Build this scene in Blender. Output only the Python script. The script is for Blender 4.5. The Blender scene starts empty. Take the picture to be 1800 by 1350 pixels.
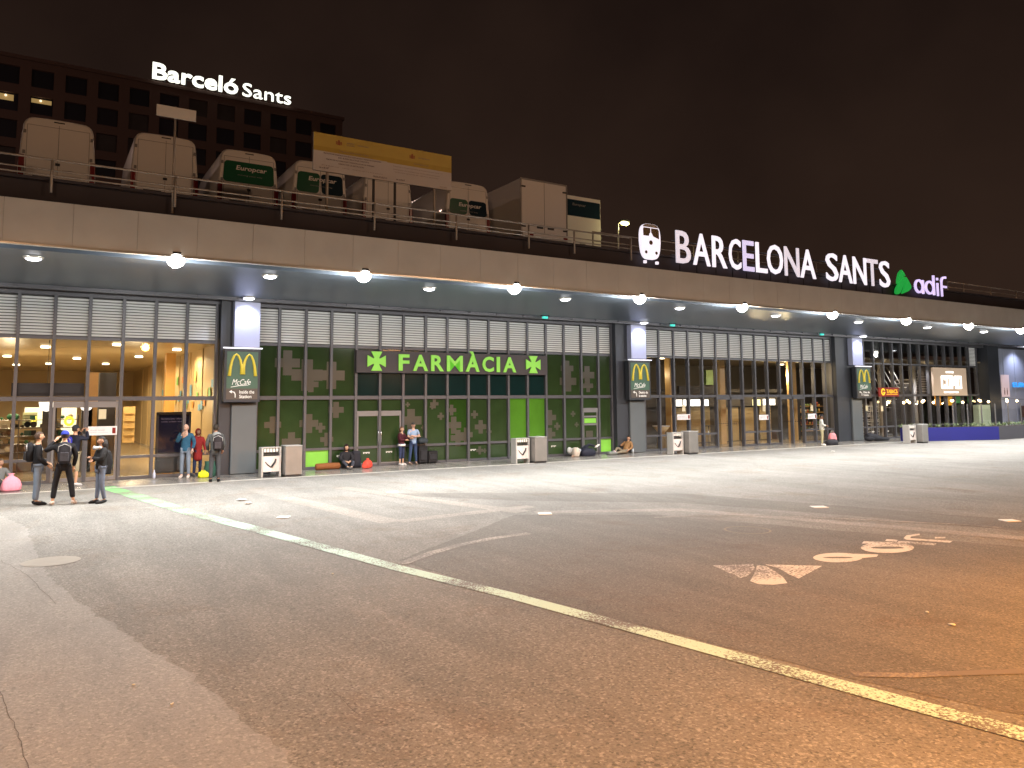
import bpy, bmesh, math, random
from mathutils import Vector, Matrix
from math import radians as R, sin, cos, pi
random.seed(7)
SC = bpy.context.scene
COL = SC.collection

# ------------------------------------------------------------------ camera
FPX, PX, PY, CH = 1352.0, 900.0, 580.0, 2.5          # focal length and optical axis measured on the 1800x1350 photograph
vz = Vector((-110, -14580, FPX)).normalized()
vx = Vector((2197, 108.6, FPX)); vx = (vx - vz * vx.dot(vz)).normalized()
vy = vz.cross(vx)
if vy.z < 0: vy = -vy
def ray(px, py):
    d = Vector(((px - PX) / FPX, (py - PY) / FPX, 1.0))
    return Vector((vx.dot(d), vy.dot(d), vz.dot(d)))
def G(px, py, z=0.0):
    d = ray(px, py); t = (z - CH) / d.z
    return Vector((d.x * t, d.y * t, z))
camd = bpy.data.cameras.new('camera'); cam = bpy.data.objects.new('camera', camd); COL.objects.link(cam)
m = Matrix(((vx.x, -vx.y, -vx.z, 0), (vy.x, -vy.y, -vy.z, 0), (vz.x, -vz.y, -vz.z, CH), (0, 0, 0, 1)))
cam.matrix_world = m
camd.sensor_width = 36; camd.lens = FPX / 1800 * 36
camd.shift_y = -(675 - PY) / 1800
camd.clip_start = 0.1; camd.clip_end = 2000
SC.camera = cam

# ------------------------------------------------------------------ night sky
w = bpy.data.worlds.new('World'); SC.world = w; w.use_nodes = True
nt = w.node_tree; nt.nodes.clear()
def N(nt, t, **k):
    n = nt.nodes.new(t)
    for a, b in k.items():
        if a in ('ins',):
            for i, v in b.items(): n.inputs[i].default_value = v
        else: setattr(n, a, b)
    return n
tc = N(nt, 'ShaderNodeTexCoord'); sep = N(nt, 'ShaderNodeSeparateXYZ'); nt.links.new(tc.outputs['Generated'], sep.inputs[0])
noi = N(nt, 'ShaderNodeTexNoise', ins={'Scale': 3.0, 'Detail': 5.0}); nt.links.new(tc.outputs['Generated'], noi.inputs['Vector'])
mul = N(nt, 'ShaderNodeMath', operation='MULTIPLY_ADD', ins={1: 0.75, 2: -0.38}); nt.links.new(noi.outputs[0], mul.inputs[0])
add = N(nt, 'ShaderNodeMath', operation='ADD'); nt.links.new(sep.outputs[2], add.inputs[0]); nt.links.new(mul.outputs[0], add.inputs[1])
rmp = N(nt, 'ShaderNodeValToRGB'); nt.links.new(add.outputs[0], rmp.inputs[0])
rmp.color_ramp.elements[0].position = 0.0; rmp.color_ramp.elements[0].color = (0.030, 0.0165, 0.0112, 1)
rmp.color_ramp.elements[1].position = 0.62; rmp.color_ramp.elements[1].color = (0.0072, 0.0040, 0.0034, 1)
bg = N(nt, 'ShaderNodeBackground', ins={'Strength': 1.0}); nt.links.new(rmp.outputs[0], bg.inputs[0])
wo = N(nt, 'ShaderNodeOutputWorld'); nt.links.new(bg.outputs[0], wo.inputs[0])

SC.view_settings.view_transform = 'Standard'; SC.view_settings.look = 'None'
SC.view_settings.exposure = 0.0; SC.view_settings.gamma = 1.0
SC.cycles.use_denoising = True
SC.cycles.max_bounces = 6; SC.cycles.diffuse_bounces = 3; SC.cycles.glossy_bounces = 3
SC.cycles.transmission_bounces = 4; SC.cycles.transparent_max_bounces = 8
SC.cycles.sample_clamp_indirect = 4.0
SC.cycles.caustics_reflective = False; SC.cycles.caustics_refractive = False

# ------------------------------------------------------------------ out of frame street lamps, plus two fills added for the hotel
def light(name, kind, loc, power, color, radius=0.15, parent=None, rot=None, spot=None):
    l = bpy.data.lights.new(name, kind); l.energy = power; l.color = color
    if kind == 'AREA': l.size = radius
    else: l.shadow_soft_size = radius
    if spot: l.spot_size = R(spot[0]); l.spot_blend = spot[1]
    o = bpy.data.objects.new(name, l); COL.objects.link(o); o.location = loc
    if rot: o.rotation_euler = rot
    if parent: o.parent = parent
    return o
SODIUM = (1.0, 0.45, 0.14); WARM = (1.0, 0.66, 0.42)
CUT = (176, .12)       # street luminaires throw no light above the horizontal
light('out_of_frame_light', 'SPOT', (11.8, 0.4, 4.6), 5200, (1.0, 0.36, 0.03), 0.25, spot=CUT)
light('out_of_frame_light', 'SPOT', (-4.5, -1.5, 8.0), 6300, (1.0, .54, .28), 0.25, spot=CUT)
light('out_of_frame_light', 'SPOT', (26.0, -3.0, 8.0), 6500, (1.0, .50, .22), 0.3, spot=CUT)
light('out_of_frame_light', 'SPOT', (6.5, -2.0, 6.5), 3000, (1.0, .40, .10), 0.25, spot=CUT)
light('out_of_frame_light', 'POINT', (-12.0, -8.0, 14.0), 3300, (1.0, .60, .37), 0.4)
light('out_of_frame_light', 'POINT', (26.0, -10.0, 15.0), 5200, (1.0, .60, .37), 0.4)
light('out_of_frame_light', 'POINT', (-16.0, 72.0, 27.0), 1100, (1.0, .66, .54), 0.4)  # unseen fill added to lift the dark hotel wall
light('out_of_frame_light', 'POINT', (20.0, 60.0, 24.0), 800, (1.0, .66, .54), 0.4)  # second added fill for the hotel wall

# ------------------------------------------------------------------ materials
def mat(name, col, rough=0.6, metal=0.0, noise=0.12, scale=6.0, bump=0.0, bscale=40.0, emit=0.0, ecol=None, spec=0.5, coat=0.0):
    mt = bpy.data.materials.new(name); mt.use_nodes = True
    t = mt.node_tree; b = t.nodes['Principled BSDF']
    b.inputs['Roughness'].default_value = rough; b.inputs['Metallic'].default_value = metal
    b.inputs['Specular IOR Level'].default_value = spec; b.inputs['Coat Weight'].default_value = coat
    co = N(t, 'ShaderNodeTexCoord')
    nz = N(t, 'ShaderNodeTexNoise', ins={'Scale': scale, 'Detail': 4.0}); t.links.new(co.outputs['Object'], nz.inputs['Vector'])
    mx = N(t, 'ShaderNodeMix', data_type='RGBA')
    c = Vector(col[:3])
    mx.inputs[6].default_value = (*(c * (1 - noise)), 1); mx.inputs[7].default_value = (*[min(1, v) for v in c * (1 + noise)], 1)
    t.links.new(nz.outputs[0], mx.inputs[0]); t.links.new(mx.outputs[2], b.inputs['Base Color'])
    if emit:
        b.inputs['Emission Strength'].default_value = emit
        if ecol is None: t.links.new(mx.outputs[2], b.inputs['Emission Color'])
        else: b.inputs['Emission Color'].default_value = (*ecol, 1)
    if bump:
        nb = N(t, 'ShaderNodeTexNoise', ins={'Scale': bscale, 'Detail': 3.0}); t.links.new(co.outputs['Object'], nb.inputs['Vector'])
        bp = N(t, 'ShaderNodeBump', ins={'Strength': bump, 'Distance': 0.01}); t.links.new(nb.outputs[0], bp.inputs['Height'])
        t.links.new(bp.outputs[0], b.inputs['Normal'])
    return mt
def glass(name, tint=(1, 1, 1), refl=0.10, rough=0.02):
    mt = bpy.data.materials.new(name); mt.use_nodes = True; t = mt.node_tree; t.nodes.clear()
    tr = N(t, 'ShaderNodeBsdfTransparent'); tr.inputs[0].default_value = (*tint, 1)
    gl = N(t, 'ShaderNodeBsdfGlossy', ins={'Roughness': rough}); fr = N(t, 'ShaderNodeFresnel', ins={'IOR': 1.5})
    ma = N(t, 'ShaderNodeMath', operation='MULTIPLY_ADD', ins={1: 0.9, 2: refl * 0.4}); t.links.new(fr.outputs[0], ma.inputs[0])
    ge = N(t, 'ShaderNodeNewGeometry'); iv = N(t, 'ShaderNodeMath', operation='SUBTRACT', ins={0: 1.0}); t.links.new(ge.outputs['Backfacing'], iv.inputs[1])
    mb = N(t, 'ShaderNodeMath', operation='MULTIPLY'); t.links.new(ma.outputs[0], mb.inputs[0]); t.links.new(iv.outputs[0], mb.inputs[1])
    mx = N(t, 'ShaderNodeMixShader'); t.links.new(mb.outputs[0], mx.inputs[0]); t.links.new(tr.outputs[0], mx.inputs[1]); t.links.new(gl.outputs[0], mx.inputs[2])
    o = N(t, 'ShaderNodeOutputMaterial'); t.links.new(mx.outputs[0], o.inputs[0])
    return mt
def emat(name, col, s): return mat(name, tuple(min(.8, c) for c in col), 0.5, emit=s, ecol=col, noise=0.02)

def asphalt(name, c1, c2, grain=1.0, bumps=0.7, stain=0.5, smooth=0.75):
    mt = bpy.data.materials.new(name); mt.use_nodes = True; t = mt.node_tree; b = t.nodes['Principled BSDF']
    co = N(t, 'ShaderNodeTexCoord'); L = t.links.new
    big = N(t, 'ShaderNodeTexNoise', ins={'Scale': 0.22, 'Detail': 5.0, 'Roughness': 0.6}); L(co.outputs['Object'], big.inputs['Vector'])
    mp = N(t, 'ShaderNodeMapping'); mp.inputs['Rotation'].default_value = (0, 0, 0.2); mp.inputs['Scale'].default_value = (1.6, 0.25, 1); L(co.outputs['Object'], mp.inputs[0])
    st = N(t, 'ShaderNodeTexNoise', ins={'Scale': 0.9, 'Detail': 6.0, 'Roughness': 0.65, 'Distortion': 0.6}); L(mp.outputs[0], st.inputs['Vector'])
    fine = N(t, 'ShaderNodeTexNoise', ins={'Scale': 26.0 / grain, 'Detail': 5.0, 'Roughness': 0.72}); L(co.outputs['Object'], fine.inputs['Vector'])
    vo = N(t, 'ShaderNodeTexVoronoi', ins={'Scale': 48.0 / grain}); L(co.outputs['Object'], vo.inputs['Vector'])
    r1 = N(t, 'ShaderNodeMapRange', ins={1: 0.36, 2: 0.64}); L(big.outputs[0], r1.inputs[0])
    m1 = N(t, 'ShaderNodeMix', data_type='RGBA'); m1.inputs[6].default_value = (*c1, 1); m1.inputs[7].default_value = (*c2, 1); L(r1.outputs[0], m1.inputs[0])
    rn = N(t, 'ShaderNodeTexNoise', ins={'Scale': 0.55, 'Detail': 7.0, 'Roughness': 0.7, 'Distortion': .4}); L(co.outputs['Object'], rn.inputs['Vector'])
    rq = N(t, 'ShaderNodeMapRange', ins={1: 0.54, 2: 0.68, 4: .75 * bumps}); L(rn.outputs[0], rq.inputs[0])
    mr = N(t, 'ShaderNodeMix', data_type='RGBA'); L(rq.outputs[0], mr.inputs[0]); L(m1.outputs[2], mr.inputs[6]); mr.inputs[7].default_value = (c1[0] * .78, c1[1] * .52, c1[2] * .32, 1); m1 = mr
    r2 = N(t, 'ShaderNodeMapRange', ins={1: 0.38, 2: 0.62, 3: 1 - stain * .45, 4: 1 + stain * .3}); L(st.outputs[0], r2.inputs[0])
    m2 = N(t, 'ShaderNodeMix', data_type='RGBA', blend_type='MULTIPLY'); m2.inputs[0].default_value = 1; L(m1.outputs[2], m2.inputs[6]); L(r2.outputs[0], m2.inputs[7])
    r3 = N(t, 'ShaderNodeMapRange', ins={1: 0.34, 2: 0.66, 3: 1 - .5 * bumps, 4: 1 + .45 * bumps}); L(fine.outputs[0], r3.inputs[0])
    m3 = N(t, 'ShaderNodeMix', data_type='RGBA', blend_type='MULTIPLY'); m3.inputs[0].default_value = 1; L(m2.outputs[2], m3.inputs[6]); L(r3.outputs[0], m3.inputs[7])
    v2 = N(t, 'ShaderNodeTexVoronoi', ins={'Scale': 38.0 / grain, 'Randomness': 1.0}); L(co.outputs['Object'], v2.inputs['Vector'])
    sv = N(t, 'ShaderNodeSeparateColor'); L(v2.outputs['Color'], sv.inputs[0])
    r4 = N(t, 'ShaderNodeMapRange', ins={1: 0.80, 2: 0.86, 3: 1.0, 4: 1 + .9 * bumps}); L(sv.outputs[0], r4.inputs[0])
    r5 = N(t, 'ShaderNodeMapRange', ins={1: 0.10, 2: 0.18, 3: 1 - .62 * bumps, 4: 1.0}); L(sv.outputs[1], r5.inputs[0])
    mm = N(t, 'ShaderNodeMath', operation='MULTIPLY'); L(r4.outputs[0], mm.inputs[0]); L(r5.outputs[0], mm.inputs[1])
    m4 = N(t, 'ShaderNodeMix', data_type='RGBA', blend_type='MULTIPLY'); m4.inputs[0].default_value = 1; L(m3.outputs[2], m4.inputs[6]); L(mm.outputs[0], m4.inputs[7])
    L(m4.outputs[2], b.inputs['Base Color'])
    b.inputs['Roughness'].default_value = smooth; b.inputs['Specular IOR Level'].default_value = 0.35
    mh = N(t, 'ShaderNodeMath', operation='MULTIPLY_ADD', ins={1: 0.6}); L(vo.outputs[0], mh.inputs[0]); L(fine.outputs[0], mh.inputs[2])
    bp = N(t, 'ShaderNodeBump', ins={'Strength': bumps, 'Distance': 0.012}); L(mh.outputs[0], bp.inputs['Height']); L(bp.outputs[0], b.inputs['Normal'])
    return mt
def paint(name, c, under, wear=0.5, scale=30.0, c2=None, axis=None):
    """worn road paint: colour broken by holes that show the asphalt colour"""
    mt = bpy.data.materials.new(name); mt.use_nodes = True; t = mt.node_tree; b = t.nodes['Principled BSDF']; L = t.links.new
    co = N(t, 'ShaderNodeTexCoord')
    f = N(t, 'ShaderNodeTexNoise', ins={'Scale': scale, 'Detail': 4.0, 'Roughness': 0.7}); L(co.outputs['Object'], f.inputs['Vector'])
    g = N(t, 'ShaderNodeTexNoise', ins={'Scale': 0.8, 'Detail': 3.0}); L(co.outputs['Object'], g.inputs['Vector'])
    ad = N(t, 'ShaderNodeMath', operation='MULTIPLY_ADD', ins={1: 0.8}); L(g.outputs[0], ad.inputs[0]); L(f.outputs[0], ad.inputs[2])
    r = N(t, 'ShaderNodeMapRange', ins={1: 1.03 - wear * .22, 2: 1.13 - wear * .22}); L(ad.outputs[0], r.inputs[0])
    mx = N(t, 'ShaderNodeMix', data_type='RGBA'); mx.inputs[6].default_value = (*c, 1); mx.inputs[7].default_value = (*under, 1); L(r.outputs[0], mx.inputs[0])
    if c2:
        sp = N(t, 'ShaderNodeSeparateXYZ'); L(co.outputs['Object'], sp.inputs[0])
        q = N(t, 'ShaderNodeMapRange', ins={1: axis[0], 2: axis[1]}); L(sp.outputs[1], q.inputs[0])
        m0 = N(t, 'ShaderNodeMix', data_type='RGBA'); m0.inputs[6].default_value = (*c, 1); m0.inputs[7].default_value = (*c2, 1); L(q.outputs[0], m0.inputs[0]); L(m0.outputs[2], mx.inputs[6])
    L(mx.outputs[2], b.inputs['Base Color']); b.inputs['Roughness'].default_value = 0.7
    bp = N(t, 'ShaderNodeBump', ins={'Strength': 0.3, 'Distance': 0.004}); L(f.outputs[0], bp.inputs['Height']); L(bp.outputs[0], b.inputs['Normal'])
    return mt

M = dict(
    asphalt=asphalt('worn_asphalt', (.168, .163, .153), (.222, .216, .203), 0.85, 0.56, .26),
    asphalt2=asphalt('dark_asphalt', (.125, .118, .108), (.155, .147, .135), 0.75, 0.52, .28),
    slab=asphalt('smooth_concrete', (.215, .207, .196), (.25, .242, .23), 0.9, 0.34, .3, .65),
    strip=asphalt('pale_seam', (.225, .205, .185), (.26, .24, .218), 0.9, 0.5, .3, .65),
    paving=asphalt('paving', (.20, .19, .175), (.27, .255, .235), 0.6, 0.08, .35, .24),
    kerb=mat('kerb_stone', (.42, .41, .38), .6, bump=.2),
    frame=mat('anthracite_frame', (.095, .098, .112), .42, .35, .12, 3),
    frame2=mat('grey_door_frame', (.2, .2, .21), .42, .35, .1, 3),
    column=mat('anthracite_column', (.035, .04, .05), .45, .1, .18, 1.5),
    clad=mat('grey_cladding', (.10, .115, .125), .5, .1, .12, 1.2),
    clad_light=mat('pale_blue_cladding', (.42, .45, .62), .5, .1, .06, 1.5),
    louvre=mat('cream_louvre', (.73, .75, .75), .5, .0, .05, 2),
    louvre_back=mat('louvre_back', (.05, .05, .05), .8),
    fascia=mat('fascia_panel', (.59, .60, .59), .6, 0, .13, 1.3, .08, 6),
    trim=mat('trim_metal', (.62, .6, .55), .3, .7),
    soffit=mat('soffit', (.085, .108, .14), .4, .15, .08, .5),
    dark=mat('dark_metal', (.03, .03, .035), .6, .2),
    upstand=mat('dark_upstand', (.045, .04, .05), .8, 0, .25, .8),
    deck=mat('deck', (.1, .09, .085), .8, 0, .2, 1, .3),
    rail=mat('galvanised_rail', (.42, .38, .34), .5, .4),
    white=mat('white_paint', (.74, .72, .68), .38, 0, .04, 1.2, coat=.2),
    offwhite=mat('off_white_panel', (.62, .59, .54), .5, 0, .06, 1.2),
    red=mat('red_lens', (.20, .014, .014), .25), black=mat('black_plastic', (.02, .02, .022), .5),
    tyre=mat('tyre', (.02, .02, .02), .85), chrome=mat('chrome', (.6, .6, .6), .25, .9),
    vgreen=mat('green_window_film', (.012, .10, .045), .2, 0, .1, 2), vdark=mat('dark_car_glass', (.012, .03, .045), .1, 0, .1),
    steel=mat('brushed_steel', (.24, .235, .225), .42, .6, .18, 3),
    steel2=mat('pale_steel', (.42, .42, .41), .4, .3, .1, 3),
    signdark=mat('sign_panel', (.05, .042, .05), .55, 0, .08, 2),
    glass=glass('window_glass'), glass_dark=glass('tinted_glass', (.85, .84, .82), .25), film=mat('green_window_film_matt', (.025, .047, .016), .12, 0, .3, 1.6, spec=.5),
    film2=mat('green_bright_film', (.02, .055, .008), .15, 0, .25, 1.2), filmd=mat('teal_dark_film', (.006, .022, .022), .12, 0, .2, 2),
    cross=mat('taupe_sticker', (.062, .058, .045), .3, 0, .12, 3), white_s=mat('white_sticker', (.7, .7, .68), .5),
)
M['film_lit'] = mat('lit_green_film', (.055, .16, .012), .2, 0, .35, 1.0, emit=.28)  # backlight from inside is put into the film's colour and emission
M['film_pane'] = mat('lime_panel', (.16, .42, .05), .4, 0, .15, 2.0, emit=.35)

# ------------------------------------------------------------------ mesh helpers
class MB:
    def __init__(s): s.bm = bmesh.new(); s.mats = []; s.cur = 0
    def use(s, m):
        if m not in s.mats: s.mats.append(m)
        s.cur = s.mats.index(m); return s
    def _f(s, vs, smooth=False):
        try:
            f = s.bm.faces.new(vs); f.material_index = s.cur; f.smooth = smooth; return f
        except ValueError: return None
    def box(s, x0, x1, y0, y1, z0, z1, mx=None):
        p = [Vector(q) for q in ((x0, y0, z0), (x1, y0, z0), (x1, y1, z0), (x0, y1, z0), (x0, y0, z1), (x1, y0, z1), (x1, y1, z1), (x0, y1, z1))]
        if mx: p = [mx @ q for q in p]
        v = [s.bm.verts.new(q) for q in p]
        for f in ((0, 3, 2, 1), (4, 5, 6, 7), (0, 1, 5, 4), (1, 2, 6, 5), (2, 3, 7, 6), (3, 0, 4, 7)): s._f([v[i] for i in f])
        return s
    def bbox(s, x0, x1, y0, y1, z0, z1, b=0.02, mx=None):
        """bevelled box: rounded plan and softened top"""
        ring = []
        def rr(ins):
            P = []
            for cx, cy, a0 in ((x1 - b, y1 - b, 0), (x0 + b, y1 - b, 90), (x0 + b, y0 + b, 180), (x1 - b, y0 + b, 270)):
                for k in range(4):
                    a = R(a0 + k * 30); r = b - ins
                    P.append((cx + r * cos(a), cy + r * sin(a)))
            return P
        secs = [(z0, b * .5), (z0 + b * .5, 0), (z1 - b * .5, 0), (z1, b * .5)]
        s.loft([[Vector((x, y, z)) for x, y in rr(i)] for z, i in secs], mx=mx); return s
    def loft(s, rings, cap=True, smooth=False, mx=None, close=True):
        V = [[s.bm.verts.new(mx @ p if mx else p) for p in r] for r in rings]
        n = len(V[0])
        for a, b in zip(V, V[1:]):
            for i in range(n if close else n - 1):
                j = (i + 1) % n
                s._f([a[i], a[j], b[j], b[i]], smooth)
        if cap:
            s._f(list(reversed(V[0]))); s._f(V[-1])
        return s
    def tube(s, pts, rad, seg=8, smooth=True, mx=None):
        pts = [Vector(p) for p in pts]; n = len(pts)
        if not hasattr(rad, '__len__'): rad = [rad] * n
        rings = []; up = None
        for i, p in enumerate(pts):
            d = (pts[min(i + 1, n - 1)] - pts[max(i - 1, 0)]).normalized()
            if up is None: up = Vector((0, 0, 1)) if abs(d.z) < .9 else Vector((1, 0, 0))
            a = d.cross(up).normalized(); b = a.cross(d).normalized(); up = b
            rings.append([p + rad[i] * (a * cos(2 * pi * k / seg) + b * sin(2 * pi * k / seg)) for k in range(seg)])
        return s.loft(rings, smooth=smooth, mx=mx)
    def ball(s, c, r, u=12, v=8, mx=None, fn=None, keep=None):
        c = Vector(c); r = Vector(r) if hasattr(r, '__len__') else Vector((r, r, r))
        G_ = {}
        for j in range(v + 1):
            for i in range(u):
                th = pi * j / v; ph = 2 * pi * i / u
                if j in (0, v) and i: G_[i, j] = G_[0, j]; continue
                q = Vector((sin(th) * cos(ph), sin(th) * sin(ph), cos(th)))
                k = fn(q) if fn else q
                p = c + Vector((k.x * r.x, k.y * r.y, k.z * r.z))
                G_[i, j] = (s.bm.verts.new(mx @ p if mx else p), q)
        for j in range(v):
            for i in range(u):
                k = (i + 1) % u; q = [G_[i, j], G_[i, j + 1], G_[k, j + 1], G_[k, j]]
                if keep and not keep(sum((a[1] for a in q), Vector()) / 4): continue
                vs = []
                for a in q:
                    if a[0] not in vs: vs.append(a[0])
                if len(vs) > 2: s._f(vs, True)
        return s
    def poly(s, pts, ext=None):
        """planar polygon; ext = vector to give it thickness"""
        pts = [Vector(p) for p in pts]
        if ext is None: s._f([s.bm.verts.new(p) for p in pts]); return s
        e = Vector(ext); a = [s.bm.verts.new(p) for p in pts]; b = [s.bm.verts.new(p + e) for p in pts]
        s._f(a); s._f(list(reversed(b))); n = len(a)
        for i in range(n): s._f([a[i], b[i], b[(i + 1) % n], a[(i + 1) % n]])
        return s
    def cyl(s, c, r, h, seg=16, axis='z', smooth=True):
        c = Vector(c); ax = {'x': Vector((1, 0, 0)), 'y': Vector((0, 1, 0)), 'z': Vector((0, 0, 1))}[axis]
        return s.tube([c, c + ax * h], r, seg, smooth)
    def obj(s, name, m=None, parent=None, loc=None, rotz=0, tri=False):
        bmesh.ops.recalc_face_normals(s.bm, faces=s.bm.faces[:])
        me = bpy.data.meshes.new(name); s.bm.to_mesh(me); s.bm.free()
        if m is not None: me.materials.append(m)
        else:
            for q in s.mats: me.materials.append(q)
        o = bpy.data.objects.new(name, me); COL.objects.link(o)
        if parent: o.parent = parent
        if loc: o.location = loc
        if rotz: o.rotation_euler.z = rotz
        return o
def tag(o, label=None, cat=None, group=None, kind=None):
    if label: o['label'] = label
    if cat: o['category'] = cat
    if group: o['group'] = group
    if kind: o['kind'] = kind
    return o
def thing(name, label, cat, loc=(0, 0, 0), rotz=0, group=None):
    o = bpy.data.objects.new(name, None); COL.objects.link(o); o.location = loc; o.rotation_euler.z = rotz
    o.empty_display_size = .2
    return tag(o, label, cat, group)
def struct(o): o['kind'] = 'structure'; return o
def dup(root, loc, rotz=None, label=None):
    def cp(o, par):
        c = o.copy(); COL.objects.link(c)
        if par: c.parent = par
        for ch in list(o.children): cp(ch, c)
        return c
    r = cp(root, None); r.location = loc
    if rotz is not None: r.rotation_euler.z = rotz
    if label: r['label'] = label
    return r
_tc = {}
def text(name, s, x, z, w, h, m, parent, y=0.0, depth=0.01, bold=0.0, shear=0.0, flat_ground=False):
    """text standing in the XZ plane facing -Y, fitted to a w x h box whose lower left corner is x,z"""
    cu = bpy.data.curves.new('t', 'FONT'); cu.body = s; cu.extrude = .05; cu.offset = bold; cu.shear = shear; cu.resolution_u = 3
    ob = bpy.data.objects.new('t', cu); me = bpy.data.meshes.new_from_object(ob)
    bpy.data.objects.remove(ob)
    co = [v.co.copy() for v in me.vertices]
    x0 = min(c.x for c in co); x1 = max(c.x for c in co); y0 = min(c.y for c in co); y1 = max(c.y for c in co)
    if h is None: h = (y1 - y0) * w / (x1 - x0)
    for v in me.vertices:
        v.co = Vector((x + (v.co.x - x0) / (x1 - x0) * w, y - (v.co.z + .05) / .1 * depth, z + (v.co.y - y0) / (y1 - y0) * h))
    me.materials.clear(); me.materials.append(m)
    me.name = name
    o = bpy.data.objects.new(name, me); COL.objects.link(o); o.parent = parent
    return o
# ------------------------------------------------------------------ ground
def sheet(name, pts, z, m, sub=None):
    b = MB(); b.poly([(p[0], p[1], z) for p in pts]); o = b.obj(name, m); return struct(o)
sheet('ground', [(-250, -150), (350, -150), (350, 400), (-250, 400)], 0, M['asphalt'])
sheet('pavement', [(-60, 26.35), (120, 26.35), (120, 64), (-60, 64)], .004, M['paving'])
b = MB(); b.box(-60, 120, 26.2, 26.35, -.05, .009); struct(b.obj('kerb', M['kerb']))
def gp(*pp): return [G(x, y) for x, y in pp]
def rough(P, n=14, amp=.05):
    o = []
    for p, q in zip(P, P[1:] + P[:1]):
        p, q = Vector(p[:2]), Vector(q[:2]); L = (q - p).length; k = max(1, min(60, int(L * n / 2)))
        t_ = Vector((-(q - p).y, (q - p).x)) / max(L, .01)
        for i in range(k): o.append(p + (q - p) * i / k + (t_ * random.uniform(-amp, amp) if i else Vector((0, 0))))
    return o
sheet('concrete_slab', rough([G(0, 905), G(45, 925), G(62, 962), G(75, 1000), G(130, 1055), G(215, 1110), G(330, 1180), G(400, 1245), G(480, 1310), G(530, 1352), Vector((1.55, 1)), Vector((-8, 1)), Vector((-12, 22.0))]), .002, M['slab'])
sheet('dark_asphalt_band', gp((640, 868), (900, 866), (1200, 867.5), (1500, 891), (1800, 915)) + [Vector((18.5, 4.3)), Vector((16.8, 4.3))] + gp((1800, 934), (1500, 907), (1200, 884), (900, 880)), .002, M['asphalt2'])
sheet('dark_asphalt_patch', rough(gp((905, 905), (1150, 905), (1500, 935), (1800, 962)) + [Vector((15.7, 2.6)), Vector((7.0, 2.6))] + gp((1500, 1195), (1130, 1100), (820, 1022), (700, 985)), 8, .03), .0025, M['asphalt2'])
def band(pp, w, m, name, z=.008):
    P = [G(*p) for p in pp]; Lr = []; Rr = []
    for i, p in enumerate(P):
        d = (P[min(i + 1, len(P) - 1)] - P[max(i - 1, 0)]); n = Vector((-d.y, d.x, 0)).normalized()
        ww = w[i] if hasattr(w, '__len__') else w
        Lr.append(p + n * ww / 2); Rr.append(p - n * ww / 2)
    b = MB()
    for i in range(len(P) - 1):
        b.poly([(*q.xy, z) for q in (Lr[i], Lr[i + 1], Rr[i + 1], Rr[i])])
    bmesh.ops.remove_doubles(b.bm, verts=b.bm.verts[:], dist=1e-5)
    return b.obj(name, m)
zs = .0025
for q, wd in (([(500, 875), (600, 898), (690, 918)], .55), ([(700, 917), (800, 905), (935, 890)], .4), ([(600, 857), (760, 880), (920, 900)], .5), ([(940, 901), (1200, 896), (1500, 921), (1800, 947)], .45)):
    zs += .0007; struct(band(q, wd, M['strip'], 'asphalt_seam', zs))
UND = (.15, .13, .115)
gl = band([(186, 856), (262, 879), (340, 903), (440, 928), (540, 955), (700, 999), (900, 1048), (1130, 1110), (1425, 1191), (1800, 1292), (2100, 1372)],
          [.48, .44, .41, .37, .32, .275, .255, .255, .26, .275, .28], paint('green_line_paint', (.50, .72, .64), UND, .66, 34, (.17, .50, .17), (13, 25)), 'green_line', .0065)
tag(gl, 'long pale green painted line crossing the square towards the door', 'painted line')
wp = paint('worn_white_paint', (.36, .33, .29), UND, .9, 22)
tag(band([(705, 992), (760, 972), (810, 958), (870, 946), (930, 938)], .2, wp, 'worn_arc_line', .0068), 'faint worn white arc beside the green line', 'painted line')
tag(band([(1500, 1186), (1600, 1188), (1700, 1184), (1830, 1180)], .12, paint('worn_yellow_paint', (.27, .23, .17), UND, 1.5, 26), 'worn_cross_line', .0062), 'faint worn line meeting the green line at the lower right', 'painted line')
tag(band([(1150, 910), (1300, 905), (1480, 912), (1700, 923), (1760, 928)], .1, paint('worn_white_paint2', (.34, .31, .27), UND, 1.0, 20), 'worn_long_line', .0071), 'thin worn white line across the dark asphalt beyond the painted logo', 'painted line')
# small reflective road tiles
for i, (px, py, ww, nm) in enumerate([(958, 904, .3, 'small white ground tile just right of the pale asphalt corner'), (1440, 892, .34, 'small white ground tile on the dark band above the painted logo'),
                              (1775, 916, .3, 'small white ground tile at the right edge of the dark band'), (498, 910, .26, 'small white ground tile left of the pale asphalt corner'),
                              (690, 866, .3, 'small white ground tile in front of the couple')]):
    c = G(px, py); b = MB(); b.bbox(-ww / 2, ww / 2, -.14, .14, .005, .02, .01)
    tag(b.obj('ground_tile', M['white_s'], loc=(c.x, c.y, 0), rotz=-.5), nm, 'ground tile', 'small white tiles set in the square')
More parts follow.
